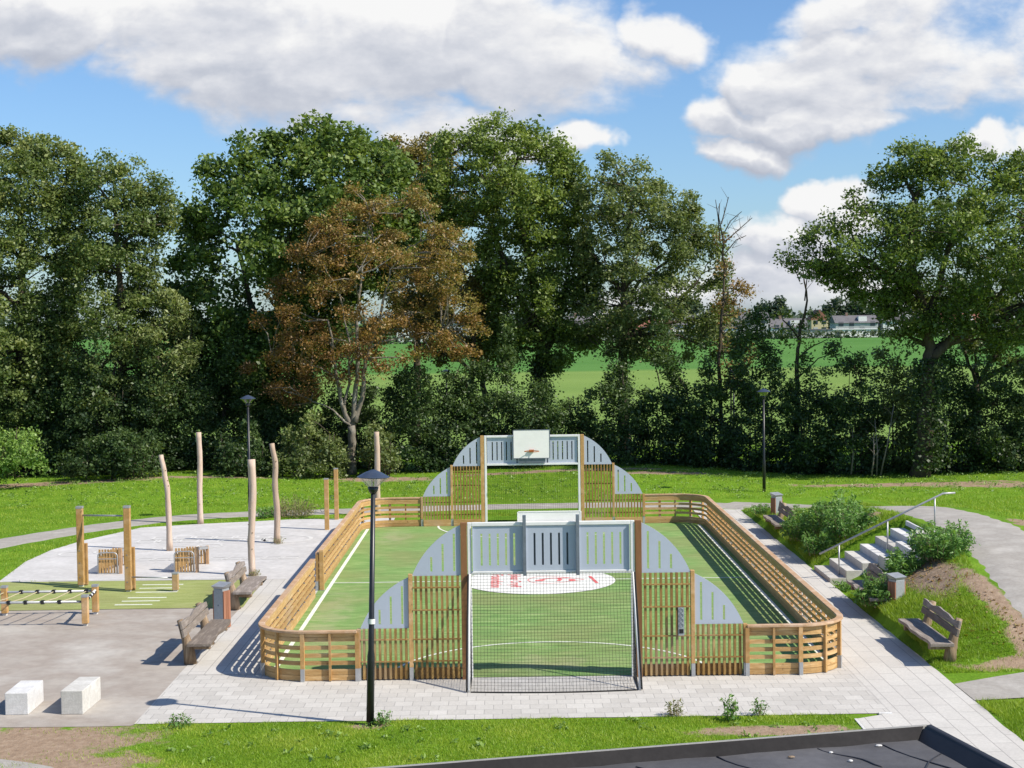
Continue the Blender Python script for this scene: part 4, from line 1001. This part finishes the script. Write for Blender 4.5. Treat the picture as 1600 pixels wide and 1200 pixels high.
tree('oak_tree', 'slim dark leaning trunked tree just right of the tan trunk', 'tree', 74,
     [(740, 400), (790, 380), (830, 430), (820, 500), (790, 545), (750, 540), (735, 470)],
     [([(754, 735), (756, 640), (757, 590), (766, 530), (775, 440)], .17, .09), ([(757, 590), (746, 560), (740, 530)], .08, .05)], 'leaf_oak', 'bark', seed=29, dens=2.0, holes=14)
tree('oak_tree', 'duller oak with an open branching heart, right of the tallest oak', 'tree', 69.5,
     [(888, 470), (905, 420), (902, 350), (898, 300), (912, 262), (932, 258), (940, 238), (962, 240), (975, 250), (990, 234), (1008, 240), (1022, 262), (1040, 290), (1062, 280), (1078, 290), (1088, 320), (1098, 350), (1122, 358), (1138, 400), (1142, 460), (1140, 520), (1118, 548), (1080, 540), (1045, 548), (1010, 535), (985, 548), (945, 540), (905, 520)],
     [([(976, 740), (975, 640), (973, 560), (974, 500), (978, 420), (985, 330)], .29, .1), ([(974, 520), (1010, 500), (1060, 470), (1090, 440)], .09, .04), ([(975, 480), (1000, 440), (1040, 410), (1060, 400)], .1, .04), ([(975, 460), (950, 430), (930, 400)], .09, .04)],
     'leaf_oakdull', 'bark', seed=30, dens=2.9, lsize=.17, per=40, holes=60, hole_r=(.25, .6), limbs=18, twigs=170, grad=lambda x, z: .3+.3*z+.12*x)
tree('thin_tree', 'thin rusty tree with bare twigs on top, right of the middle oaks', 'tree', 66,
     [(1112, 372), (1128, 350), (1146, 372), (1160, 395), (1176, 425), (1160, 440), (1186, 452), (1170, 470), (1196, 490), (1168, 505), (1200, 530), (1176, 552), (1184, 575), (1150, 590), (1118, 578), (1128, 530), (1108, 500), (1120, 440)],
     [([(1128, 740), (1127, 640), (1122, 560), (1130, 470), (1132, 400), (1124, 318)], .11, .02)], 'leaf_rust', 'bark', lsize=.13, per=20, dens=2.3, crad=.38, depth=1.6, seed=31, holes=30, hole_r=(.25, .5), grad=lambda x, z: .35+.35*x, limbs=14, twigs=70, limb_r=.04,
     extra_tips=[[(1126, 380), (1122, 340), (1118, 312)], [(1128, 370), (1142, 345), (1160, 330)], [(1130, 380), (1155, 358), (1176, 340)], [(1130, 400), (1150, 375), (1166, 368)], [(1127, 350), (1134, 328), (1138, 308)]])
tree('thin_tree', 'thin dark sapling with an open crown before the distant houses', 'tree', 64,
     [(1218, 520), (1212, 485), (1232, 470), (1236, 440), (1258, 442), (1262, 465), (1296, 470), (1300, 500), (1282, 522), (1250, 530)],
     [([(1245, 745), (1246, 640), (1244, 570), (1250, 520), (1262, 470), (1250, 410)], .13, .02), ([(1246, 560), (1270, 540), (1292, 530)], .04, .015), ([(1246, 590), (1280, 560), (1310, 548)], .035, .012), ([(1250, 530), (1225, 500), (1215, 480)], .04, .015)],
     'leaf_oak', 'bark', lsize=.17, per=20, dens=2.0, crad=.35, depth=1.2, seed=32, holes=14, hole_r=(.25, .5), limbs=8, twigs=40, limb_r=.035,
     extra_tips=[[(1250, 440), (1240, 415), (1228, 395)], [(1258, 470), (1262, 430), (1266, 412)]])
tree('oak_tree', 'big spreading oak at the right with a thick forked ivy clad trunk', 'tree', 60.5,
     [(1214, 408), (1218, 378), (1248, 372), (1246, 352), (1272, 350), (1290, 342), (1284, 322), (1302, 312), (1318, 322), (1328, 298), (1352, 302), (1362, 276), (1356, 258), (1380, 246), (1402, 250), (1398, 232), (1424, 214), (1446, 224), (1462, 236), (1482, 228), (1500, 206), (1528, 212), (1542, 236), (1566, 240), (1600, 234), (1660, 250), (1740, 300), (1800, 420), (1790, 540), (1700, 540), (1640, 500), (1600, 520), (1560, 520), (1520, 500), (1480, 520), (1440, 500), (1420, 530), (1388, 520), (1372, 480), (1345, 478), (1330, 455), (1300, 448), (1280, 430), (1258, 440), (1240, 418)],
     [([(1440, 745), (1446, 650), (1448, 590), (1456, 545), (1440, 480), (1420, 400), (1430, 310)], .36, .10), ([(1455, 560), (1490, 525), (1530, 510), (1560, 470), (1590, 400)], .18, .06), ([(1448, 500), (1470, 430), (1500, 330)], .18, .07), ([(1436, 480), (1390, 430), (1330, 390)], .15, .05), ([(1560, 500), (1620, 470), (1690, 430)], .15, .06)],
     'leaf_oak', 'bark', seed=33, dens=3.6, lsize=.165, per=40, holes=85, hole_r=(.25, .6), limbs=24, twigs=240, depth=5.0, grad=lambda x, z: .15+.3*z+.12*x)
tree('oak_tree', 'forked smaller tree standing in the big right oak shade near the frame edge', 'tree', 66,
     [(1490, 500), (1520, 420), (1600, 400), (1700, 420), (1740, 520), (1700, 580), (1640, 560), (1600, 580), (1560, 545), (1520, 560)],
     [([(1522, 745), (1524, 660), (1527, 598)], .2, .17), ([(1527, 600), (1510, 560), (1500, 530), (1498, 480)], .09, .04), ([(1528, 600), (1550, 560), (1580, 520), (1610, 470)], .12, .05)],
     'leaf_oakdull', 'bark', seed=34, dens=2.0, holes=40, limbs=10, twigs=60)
# ivy on two trunks
def ivy(u0, v0, v1, Y, r, n, label):
    x, z0 = AT(u0, v0, Y); _, z1 = AT(u0, v1, Y); P = RNG.normal(size=(n, 3))*np.array([r*.6, r*.6, 0]); P[:, 2] = RNG.uniform(z0, z1, n)
    V, T = quads(P, .11, .8, .2, RNG.random(n)*.45); o = leafmesh('ivy', V, T, 'leaf_shrub'); o.location = (x, Y-.1, 0); tag(o, label, 'ivy')
ivy(846, 735, 560, 71, .6, 5200, 'dark ivy wrapped round the trunk of the tallest middle oak')
ivy(1449, 735, 560, 60.5, .55, 6000, 'dark ivy wrapped round the forked trunk of the big right oak')
# understorey
def shrub(u0, u1, vt, Y, leaf, label, seed, vb=None, dens=3.6, lsize=.15, depth=1.3, rag=.5, name='shrub', stems=6, holes=0, drop=False, group='understorey shrubs under the trees', per=34, bark='bark', crad=.36, grad=None):
    rr = random.Random(seed); uc = (u0+u1)/2; n = 12; pts = []
    vb = vb or (500+(CH*FPX/Y))
    for i in range(n+1):
        a = pi*i/n; e = 1+rag*.42*rr.uniform(-1, 1); pts.append((uc-(u1-u0)/2*cos(a)*(1+.1*rr.uniform(-1, 1)), vb-(vb-vt)*max(sin(a), .0)**.8*(e if 0 < i < n else .1)))
    tr_ = [([(uc, vb), (uc, vb-10)], .03, .02)]
    S_ = 2400/Y
    for k in range(stems):
        uu = uc+rr.uniform(-.35, .35)*(u1-u0); tr_.append(([(uu, vb), (uu+rr.uniform(-8, 8), vb-(vb-vt)*rr.uniform(.4, .8))], .03, .012))
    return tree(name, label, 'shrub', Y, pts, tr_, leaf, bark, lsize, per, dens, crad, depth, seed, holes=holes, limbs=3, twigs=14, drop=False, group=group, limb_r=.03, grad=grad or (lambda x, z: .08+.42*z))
SH = [(-120, 20, 520, 66, 'leaf_shrub', 'dark shrub mass at the far left edge under the olive tree'),
      (-60, 72, 650, 60.5, 'leaf_bright', 'bright lit bush at the left edge reaching over the lawn'),
      (10, 120, 520, 66.5, 'leaf_shrub', 'dark tall shrub behind the bright bush at the left'),
      (90, 200, 540, 65.5, 'leaf_shrub', 'dark shrub in deep shade left of the tallest bare pole'),
      (165, 285, 560, 65.5, 'leaf_shrub', 'dark shrub under the grey green leaning tree'),
      (100, 250, 672, 62.6, 'leaf_shrub', 'low dark bush at the shady lawn corner on the left'),
      (240, 350, 570, 66, 'leaf_shrub', 'dark shrub directly behind the two leftmost log poles'),
      (310, 430, 560, 67, 'leaf_shrub', 'dark shrub behind the left lamp head'),
      (395, 500, 600, 66.5, 'leaf_shrub', 'dark shrub under the left skirt of the rusty tree'),
      (330, 420, 668, 63.5, 'leaf_shrub', 'low leafy bush at the foot of the left lamp'),
      (425, 540, 662, 63.4, 'leaf_oakdull', 'pale leaved round bush left of the forked pale trunk'),
      (470, 610, 610, 68, 'leaf_shrub', 'dark shrub right behind the forked pale trunk'),
      (562, 622, 662, 63.8, 'leaf_oakdull', 'pale leaved bush right of the forked pale trunk'),
      (590, 690, 592, 66, 'leaf_shrub', 'blackish shrub right of the pale bush under the meadow gap'),
      (660, 760, 604, 66.5, 'leaf_shrub', 'blackish shrub at the feet of the tan trunk'),
      (730, 820, 566, 67, 'leaf_shrub', 'taller open shrub between the dark leaning trunk and the ivy trunk'),
      (800, 890, 612, 66, 'leaf_shrub', 'low dark shrub at the foot of the ivy clad oak'),
      (870, 960, 606, 66.5, 'leaf_shrub', 'dark shrub right behind the basketball board wing'),
      (930, 1010, 596, 65.5, 'leaf_shrub', 'dark shrub round the trunk of the dull oak'),
      (990, 1090, 562, 66, 'leaf_shrub', 'leafy shrub reaching up against the meadow right of the dull oak trunk'),
      (1060, 1150, 586, 65, 'leaf_shrub', 'dark shrub under the thin rusty tree'),
      (1130, 1230, 548, 64, 'leaf_shrub', 'dark upright shrub directly behind the right lamp'),
      (1215, 1300, 600, 63, 'leaf_shrub', 'shrub at the foot of the thin dark sapling'),
      (1270, 1380, 545, 62.4, 'leaf_shrub', 'broad shrub left of the forked oak trunk'),
      (1350, 1450, 530, 63, 'leaf_oakdull', 'taller brownish green shrub touching the forked oak trunk'),
      (1420, 1530, 580, 62, 'leaf_shrub', 'shrub with bare pale stems under the big right oak'),
      (1500, 1600, 590, 61.4, 'leaf_shrub', 'dark shrub right of the bare pale stems'),
      (1570, 1700, 530, 61.2, 'leaf_oakdull', 'tall lit bush at the right edge of the frame')]
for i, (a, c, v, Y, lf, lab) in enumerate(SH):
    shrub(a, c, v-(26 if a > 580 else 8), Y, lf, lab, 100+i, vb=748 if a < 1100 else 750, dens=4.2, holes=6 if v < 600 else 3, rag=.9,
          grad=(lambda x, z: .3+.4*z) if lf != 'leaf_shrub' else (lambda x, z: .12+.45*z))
# bare stems under the right oak
for i, (u, lean_, h_) in enumerate(((1362, 4, 75), (1376, 22, 120), (1370, -2, 95), (1442, -6, 85), (1452, 8, 100), (1330, 3, 80), (1470, 10, 90))):
    Y = 60.6+i*.12; x, z = AT(u, 752, Y); x2, z2 = AT(u+lean_, 752-h_, Y)
    t = thing('bare_sapling', (x, Y, 0), 'thin pale bare stem under the right oak, %s' % ('leftmost but one', 'the one leaning most to the right', 'upright between two leaning ones', 'leaning slightly left', 'long and leaning slightly right', 'leftmost of all', 'rightmost of all')[i], 'sapling', 'thin bare stems at the foot of the right shrubs')
    MB().tube([(0, 0, 0), ((x2-x)*.4+.05, 0, z2*.45), (x2-x, .1, z2)], [.035, .028, .015], 6).build('trunk', 'bark_pale', t, smooth=True)
    b = MB()
    for k in range(4): f = .4+.15*k; s = -1 if k % 2 else 1; b.tube([((x2-x)*f, 0, z2*f), ((x2-x)*f+s*.3, .1, z2*f+.35)], [.012, .005], 4)
    b.build('twigs', 'bark_pale', t)

# ------------------------------------------------------------------ grass
def dirtf(x, y):
    e = np.full(x.shape, -9.)
    for cx_, cy_, rx, ry in DIRT: e = np.maximum(e, 1-np.hypot((x-cx_)/rx, (y-cy_)/ry))
    return e
def grass(n, region, h, wd, seed, label, m='grass_blade', dirt=True, mask=None, tmean=.45):
    rng = np.random.default_rng(seed); x0, x1, y0, y1 = region
    x = rng.uniform(x0, x1, n); y = rng.uniform(y0, y1, n)
    if dirt:
        d = dirtf(x, y)+rng.normal(0, .22, n); k = d < .12; x, y = x[k], y[k]
    if mask is not None: k = mask(x, y); x, y = x[k], y[k]
    n = len(x); pn = np.sin(x*2.1+np.sin(y*1.7)*2)+np.sin(y*2.7+np.sin(x*1.3)*2)+np.sin(x*5.3+y*4.1)*.6
    hh = h*(1+.25*pn/2+rng.normal(0, .3, n)).clip(.25, 2.2); z = gh(x, y)-.005
    a = rng.uniform(0, 2*pi, n); dx, dy = np.cos(a)*wd/2, np.sin(a)*wd/2; lx, ly = rng.normal(0, .45, n)*hh, rng.normal(0, .45, n)*hh
    V = np.stack([np.stack([x-dx, y-dy, z], 1), np.stack([x+dx, y+dy, z], 1), np.stack([x+lx, y+ly, z+hh], 1)], 1).reshape(-1, 3)
    T = np.repeat(np.clip(tmean+.13*pn+rng.normal(0, .15, n), 0, 1), 3)
    o = leafmesh('grass', V, T, m, None, 3); tag(o, label, 'grass', kind='stuff'); return o
def offpath(x, y):
    best = np.full(x.shape, 1e9)
    for (ax, ay, _), (bx, by, _) in zip(RIDGE[:-1], RIDGE[1:]):
        dx, dy = bx-ax, by-ay; t = np.clip(((x-ax)*dx+(y-ay)*dy)/(dx*dx+dy*dy), 0, 1); best = np.minimum(best, np.hypot(x-ax-t*dx, y-ay-t*dy))
    return best > 1.12
front_edge = lambda x, y: (y < 24.27+.05*np.sin(x*3)+.03*np.sin(x*11)) & ((x > -6.0) | (y < 24.1)) & (x < 5.38)
grass(190000, (-8.8, 5.4, 20.5, 24.4), .040, .011, 1, 'short sunlit grass between the pavers and the black roof', mask=front_edge, tmean=.5)
grass(70000, (7.62, 10.3, 27.0, 35.2), .07, .012, 2, 'grass on the bank behind the right benches', mask=lambda x, y: (x > 7.64+.05*np.sin(y*4)) & offpath(x, y))
grass(22000, (7.62, 9.6, 21.5, 25.0), .07, .012, 3, 'grass right of the slab path at the lower right corner', mask=lambda x, y: (x > 7.64+.05*np.sin(y*4)) & (y < 24.95-.1*(x-8)))
grass(60000, (7.62, 11.5, 38.4, 50.6), .10, .016, 4, 'longer grass between the slab path and the raised path', mask=lambda x, y: (x > 7.66) & offpath(x, y))
grass(110000, (-26, 26, 53.2, 66), .045, .022, 5, 'mown lawn in front of the woodland', mask=lambda x, y: offpath(x, y) & (y > 53.3+np.abs(x)*0))
grass(70000, (-18, 7, 45, 54), .07, .018, 6, 'lawn strip along the back path', mask=lambda x, y: ((y > 54)) | ((x > -4.5) & (y > 49.6) & (y < 50.6) & (x < 6)))
grass(40000, (12.4, 22, 34, 53), .07, .018, 7, 'lawn sloping away right of the raised path', mask=lambda x, y: offpath(x, y))

BP = [(-16.5, 40.9), (-15.2, 44.4), (-13.9, 46.9), (-12.6, 48.7), (-11, 50.2), (-9, 51.0), (-6.5, 51.35), (-3, 51.9), (1, 52.2), (4, 52.2), (6.4, 51.9), (7.4, 51.5)]
def offline(x, y, pl, r_):
    best = np.full(x.shape, 1e9)
    for (ax, ay), (bx, by) in zip(pl[:-1], pl[1:]):
        dx, dy = bx-ax, by-ay; t = np.clip(((x-ax)*dx+(y-ay)*dy)/(dx*dx+dy*dy), 0, 1); best = np.minimum(best, np.hypot(x-ax-t*dx, y-ay-t*dy))
    return best > r_
cpoly = conc+[(-4.6, 49.5), (-4.6, 37.95), (-14, 38.1)]
grass(60000, (-20, -4, 38, 54), .055, .018, 8, 'grass between the play paving and the back path', mask=lambda x, y: (edgedist(np.stack([x, y], 1), cpoly) < .05) & offline(x, y, BP, .98) & (y > 38.1) & ((x < -5.0) | (y > 49.6)))
# ------------------------------------------------------------------ weeds and bushes of the bank
def weed(x, y, h, r_w, n, label, leaf='leaf_weed', asp=.28, ls=.10, seed=0, cat='weed', name='tall_weed', stems=12, z=None, group='weeds along the paving edges'):
    rng = np.random.default_rng(seed); z0 = float(gh(x, y)) if z is None else z
    t = thing(name, (x, y, z0), label, cat, group); b = MB(); P = []; 
    for k in range(stems):
        a = rng.uniform(0, 2*pi); rr = r_w*sqrt(rng.random()); hh = h*rng.uniform(.6, 1.05)*(1-.35*(rr/r_w)**2)
        bx, by = rr*.6*cos(a), rr*.6*sin(a); tx, ty = rr*1.0*cos(a)+rng.normal()*.03, rr*1.0*sin(a)+rng.normal()*.03
        b.tube([(bx, by, -.03), ((bx+tx)/2, (by+ty)/2, hh*.55), (tx, ty, hh)], [.006, .005, .002], 4, False)
        m_ = n//stems; f = rng.uniform(.12, 1.03, m_); sp = (.045+.09*r_w)*(1.15-f*.75)
        px = bx+(tx-bx)*f; py = by+(ty-by)*f; P.append(np.stack([px+rng.normal(size=m_)*sp, py+rng.normal(size=m_)*sp, hh*f], 1))
    P = np.concatenate(P); P[:, 2] = np.maximum(P[:, 2], .01)
    V, T = quads(P, ls, asp, .1, np.clip(.25+.5*P[:, 2]/h+rng.normal(0, .18, len(P)), 0, 1), rng)
    leafmesh('leaves', V, T, leaf, t); b.build('stems', leaf if 0 else 'leg_wood', t); return t
weed(8.6, 40.6, 1.15, .8, 4400, 'big leafy bush left of the stairs, taller right hand part', ls=.11, seed=1, stems=60, name='bush', cat='bush', group='bushes round the stairs')
weed(8.0, 41.6, .95, .65, 3200, 'leafy bush left of the stairs nearest the far right bench', ls=.10, seed=2, stems=40, name='bush', cat='bush', group='bushes round the stairs')
weed(7.95, 39.3, .75, .45, 2200, 'low bush at the left foot of the stairs under the handrail end', ls=.10, seed=3, stems=30, name='bush', cat='bush', group='bushes round the stairs')
weed(8.75, 39.3, .85, .7, 3400, 'bush pressed against the left flank of the steps', ls=.10, seed=4, stems=40, name='bush', cat='bush', group='bushes round the stairs')
weed(9.4, 33.4, .80, .72, 3600, 'bushy tall weed clump on the right flank of the seating blocks', ls=.10, seed=5, stems=46, name='bush', cat='bush', group='bushes round the stairs')
weed(9.9, 33.9, .7, .4, 1400, 'feathery weed clump at the top of the seating blocks', ls=.08, seed=6, stems=26, name='bush', cat='bush', group='bushes round the stairs')
weed(8.6, 33.35, .6, .55, 2400, 'dark low bush right of the overgrown bench', 'leaf_weed', ls=.10, seed=7, stems=30, name='bush', cat='bush', group='bushes round the stairs')
weed(7.72, 32.2, .55, .42, 2600, 'dense green weed clump in front of the overgrown bench beside the bin', ls=.09, seed=8, stems=30)
weed(7.78, 32.4, .80, .30, 1100, 'tall pale weed growing up through the overgrown bench', ls=.07, seed=9, stems=14)
weed(-2.0, 24.05, .26, .16, 260, 'small weed tuft just right of the nearest lamp foot', ls=.05, seed=10, stems=8, asp=.4)
weed(-5.3, 24.15, .24, .18, 240, 'small weed tuft at the left corner of the front pavers', ls=.05, seed=11, stems=8, asp=.4)
weed(2.6, 24.32, .34, .10, 260, 'pale bristly weed on the paver edge, left one of the three on the right', 'dry_grass', ls=.045, seed=12, stems=8, asp=.4)
weed(3.42, 24.0, .46, .14, 420, 'tallest weed at the paver edge, middle one of the three on the right', ls=.055, seed=13, stems=9, asp=.4)
weed(3.95, 24.3, .32, .10, 220, 'thin weed at the paver edge, right one of the three', ls=.045, seed=14, stems=7, asp=.4)
weed(-6.45, 38.5, .22, .16, 240, 'dry tuft at the foot of the thickest log pole', 'dry_grass', ls=.07, seed=15, stems=14, asp=.12)
weed(-6.65, 44.1, .26, .25, 260, 'dry tuft at the foot of the S shaped log pole', 'dry_grass', ls=.07, seed=16, stems=16, asp=.12)
weed(-7.0, 50.2, .75, .7, 1500, 'wispy yellow green weeds behind the poles by the back path', 'dry_grass', ls=.09, seed=17, stems=50, asp=.2)
weed(-7.9, 50.1, .45, .5, 700, 'low weeds left of the wispy clump by the lamp foot', ls=.09, seed=18, stems=26, asp=.3)
weed(7.85, 47.6, .35, .45, 800, 'low green weeds at the far end of the slab path', ls=.08, seed=19, stems=30, asp=.3)
weed(7.8, 35.6, .3, .25, 500, 'low weeds at the right foot of the lowest step', ls=.07, seed=20, stems=16)
# sprigs that break up the lawn
rng = np.random.default_rng(5); P = []
for k in range(900):
    x, y = rng.uniform(-22, 22), rng.uniform(53.6, 64)
    m_ = 14; P.append(np.stack([x+rng.normal(size=m_)*.10, y+rng.normal(size=m_)*.10, rng.uniform(.02, .14, m_)+float(gh(x, y))], 1))
for k in range(70):
    x, y = rng.uniform(-5.5, 5.2), rng.uniform(22, 24.2); m_ = 10
    P.append(np.stack([x+rng.normal(size=m_)*.05, y+rng.normal(size=m_)*.05, rng.uniform(.01, .07, m_)], 1))
P = np.concatenate(P); V, T = quads(P, .07, .5, .5, rng.random(len(P)), rng)
tag(leafmesh('lawn_sprigs', V, T, 'leaf_bright'), 'scattered clover and dandelion leaves in the lawns', 'ground cover', kind='stuff')
# stones and litter of leaves on the bank
P = np.stack([rng.uniform(8.5, 9.6, 500), rng.uniform(28, 36, 500), np.zeros(500)], 1); P[:, 2] = gh(P[:, 0], P[:, 1])+.02
V, T = quads(P, .06, .7, 1.5, rng.random(len(P)), rng)
tag(leafmesh('leaf_litter', V, T, 'leaf_rust'), 'dry leaf litter and crumbs along the edge of the raised path', 'leaf litter', kind='stuff')

# ------------------------------------------------------------------ far houses and trees
def house(u0, u1, vb, ve, vr, Y, wallm, roofm, label, gable=False, floors=2, door=None):
    x0, zb = AT(u0, vb, Y); x1, _ = AT(u1, vb, Y); _, ze = AT(u0, ve, Y); _, zr = AT(u0, vr, Y); w_ = x1-x0; D = 9
    zb = 0; t = thing('house', (x0, Y, 0), label, 'house', 'houses beyond the far meadow')
    MB().box(0, w_, 0, D, zb, ze).build('wall', wallm, t)
    if gable: MB().prism_y([(-.3, ze), (w_+.3, ze), (w_/2, zr)], -.2, D).build('roof', roofm, t) if 0 else MB().prism_y([(-.4, ze+.01), (w_+.4, ze+.01), (w_/2, zr)], .15, D+.4).build('roof', roofm, t); 
    else:
        b = MB(); b.add([(-.3, -.4, ze+.01), (w_+.3, -.4, ze+.01), (w_+.3, D+.4, ze+.01), (-.3, D+.4, ze+.01), (-.3, D/2, zr), (w_+.3, D/2, zr)], [(0, 1, 5, 4), (2, 3, 4, 5), (0, 4, 3), (1, 2, 5), (0, 3, 2, 1)]); b.build('roof', roofm, t)
        MB().box(w_*.3, w_*.3+.7, D/2-.4, D/2+.4, zr-.6, zr+.9).build('chimney', 'brick_wall', t)
        if w_ > 9: MB().box(w_*.55, w_*.55+2.6, .6, 3.0, ze+.4, ze+2.0).build('dormer', 'house_white', t)
    n = max(2, int(w_/2.8))
    for f in range(floors):
        for k in range(n):
            xx = w_*(k+.5)/n; zz = zb+.9+f*(ze-zb)/floors
            MB().box(xx-.75, xx+.75, -.06, .02, zz, zz+1.3).build('window', 'window_dark' if (k+f) % 3 else 'house_grey', t)
    if door: MB().box(w_*.5-.5, w_*.5+2.2, -.08, .0, 0, 2.6).build('door', door, t)
HS = [(620, 668, 536, 503, 488, 455, 'house_white', 'roof_grey', 'white house glimpsed through the right skirt of the rusty tree'),
      (672, 735, 536, 506, 492, 470, 'house_grey', 'roof_grey', 'grey house glimpsed left of the ivy clad oak'),
      (886, 928, 537, 508, 494, 448, 'house_cream', 'roof_grey', 'cream house between the two middle oaks'),
      (930, 972, 537, 500, 486, 440, 'house_cream', 'house_white', 'yellowish house with a white roof left of the dull oak trunk'),
      (985, 1048, 538, 515, 500, 430, 'house_white', 'roof_red', 'white house with blue doors right of the dull oak trunk'),
      (1050, 1086, 538, 508, 492, 436, 'house_white', 'roof_grey', 'narrow white house right of the one with blue doors'),
      (1120, 1160, 540, 512, 500, 420, 'house_white', 'roof_grey', 'bright white low house below the thin rusty tree'),
      (1160, 1202, 538, 500, 488, 440, 'house_grey', 'roof_grey', 'grey house with a pale band right of the thin rusty tree'),
      (1204, 1262, 538, 512, 498, 440, 'house_white', 'roof_grey', 'white house behind the thin dark sapling'),
      (1268, 1294, 520, 500, 484, 520, 'house_cream', 'roof_red', 'yellow gabled house with a red roof'),
      (1306, 1372, 530, 505, 493, 480, 'house_grey', 'roof_grey', 'long white terrace with dormers left of the big right oak'),
      (1380, 1440, 531, 502, 487, 480, 'house_white', 'roof_grey', 'white house showing through the lower left of the big right oak'),
      (1470, 1540, 532, 504, 490, 475, 'house_white', 'roof_red', 'red roofed white house behind the big right oak trunk'),
      (1548, 1600, 532, 505, 490, 470, 'house_grey', 'roof_grey', 'grey house at the right edge beneath the oak boughs')]
for i, a in enumerate(HS): house(*a, gable=(i == 9), door='door_blue' if i in (4, 2) else None)
# low sheds before the terrace
for i, (u0, u1, v, m_) in enumerate(((1226, 1300, 517, 'house_grey'), (1300, 1372, 520, 'house_white'), (905, 960, 518, 'house_grey'), (1060, 1110, 524, 'house_grey'))):
    Y = 425; x0, z = AT(u0, v, Y); x1, _ = AT(u1, v, Y); t = thing('garden_shed', (x0, Y, 0), ('grey low shed row before the sapling', 'white low shed row under the long terrace', 'grey low shed left of the dull oak trunk', 'grey low shed right of the house with blue doors')[i], 'shed', 'low sheds at the edge of the far meadow')
    MB().box(0, x1-x0, 0, 4, 0, max(z, 2.2)).build('wall', m_, t); MB().box(-.2, x1-x0+.2, -.2, 4.2, max(z, 2.2)+.01, max(z, 2.2)+.25).build('roof', 'house_white' if i % 2 else 'roof_grey', t)
    MB().box(1, 2.2, -.06, .02, 0, 2).build('door', 'window_dark', t)
FT = [(1180, 1232, 462, 'round far tree left of the sapling'), (1270, 1330, 466, 'dark far tree above the yellow gabled house'), (1318, 1352, 472, 'small dark far tree above the long terrace'), (1350, 1400, 474, 'low far tree at the left hem of the big oak'),
      (890, 950, 470, 'far tree between the two middle oaks'), (1040, 1110, 472, 'far tree behind the dull oak crown'), (640, 710, 474, 'far tree seen through the rusty tree'), (1440, 1520, 470, 'far tree behind the big right oak'), (1110, 1180, 482, 'low far tree behind the thin rusty tree'), (1540, 1620, 474, 'far tree at the right edge')]
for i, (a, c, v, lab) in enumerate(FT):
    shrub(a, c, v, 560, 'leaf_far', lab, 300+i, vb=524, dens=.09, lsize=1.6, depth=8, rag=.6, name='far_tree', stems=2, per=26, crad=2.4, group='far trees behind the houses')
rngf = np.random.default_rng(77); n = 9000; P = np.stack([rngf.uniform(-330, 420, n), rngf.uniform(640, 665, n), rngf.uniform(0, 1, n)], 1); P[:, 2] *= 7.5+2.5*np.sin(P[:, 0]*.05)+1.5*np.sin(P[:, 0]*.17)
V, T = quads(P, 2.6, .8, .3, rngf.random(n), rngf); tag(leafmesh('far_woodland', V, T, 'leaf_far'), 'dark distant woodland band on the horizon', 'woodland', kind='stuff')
n = 6000; P = np.stack([rngf.uniform(-60, 190, n), rngf.uniform(416, 420, n), rngf.uniform(0, 2.0, n)], 1)
V, T = quads(P, .8, .8, .3, rngf.random(n), rngf); tag(leafmesh('far_hedge', V, T, 'leaf_far'), 'low hedge at the foot of the distant houses', 'hedge')
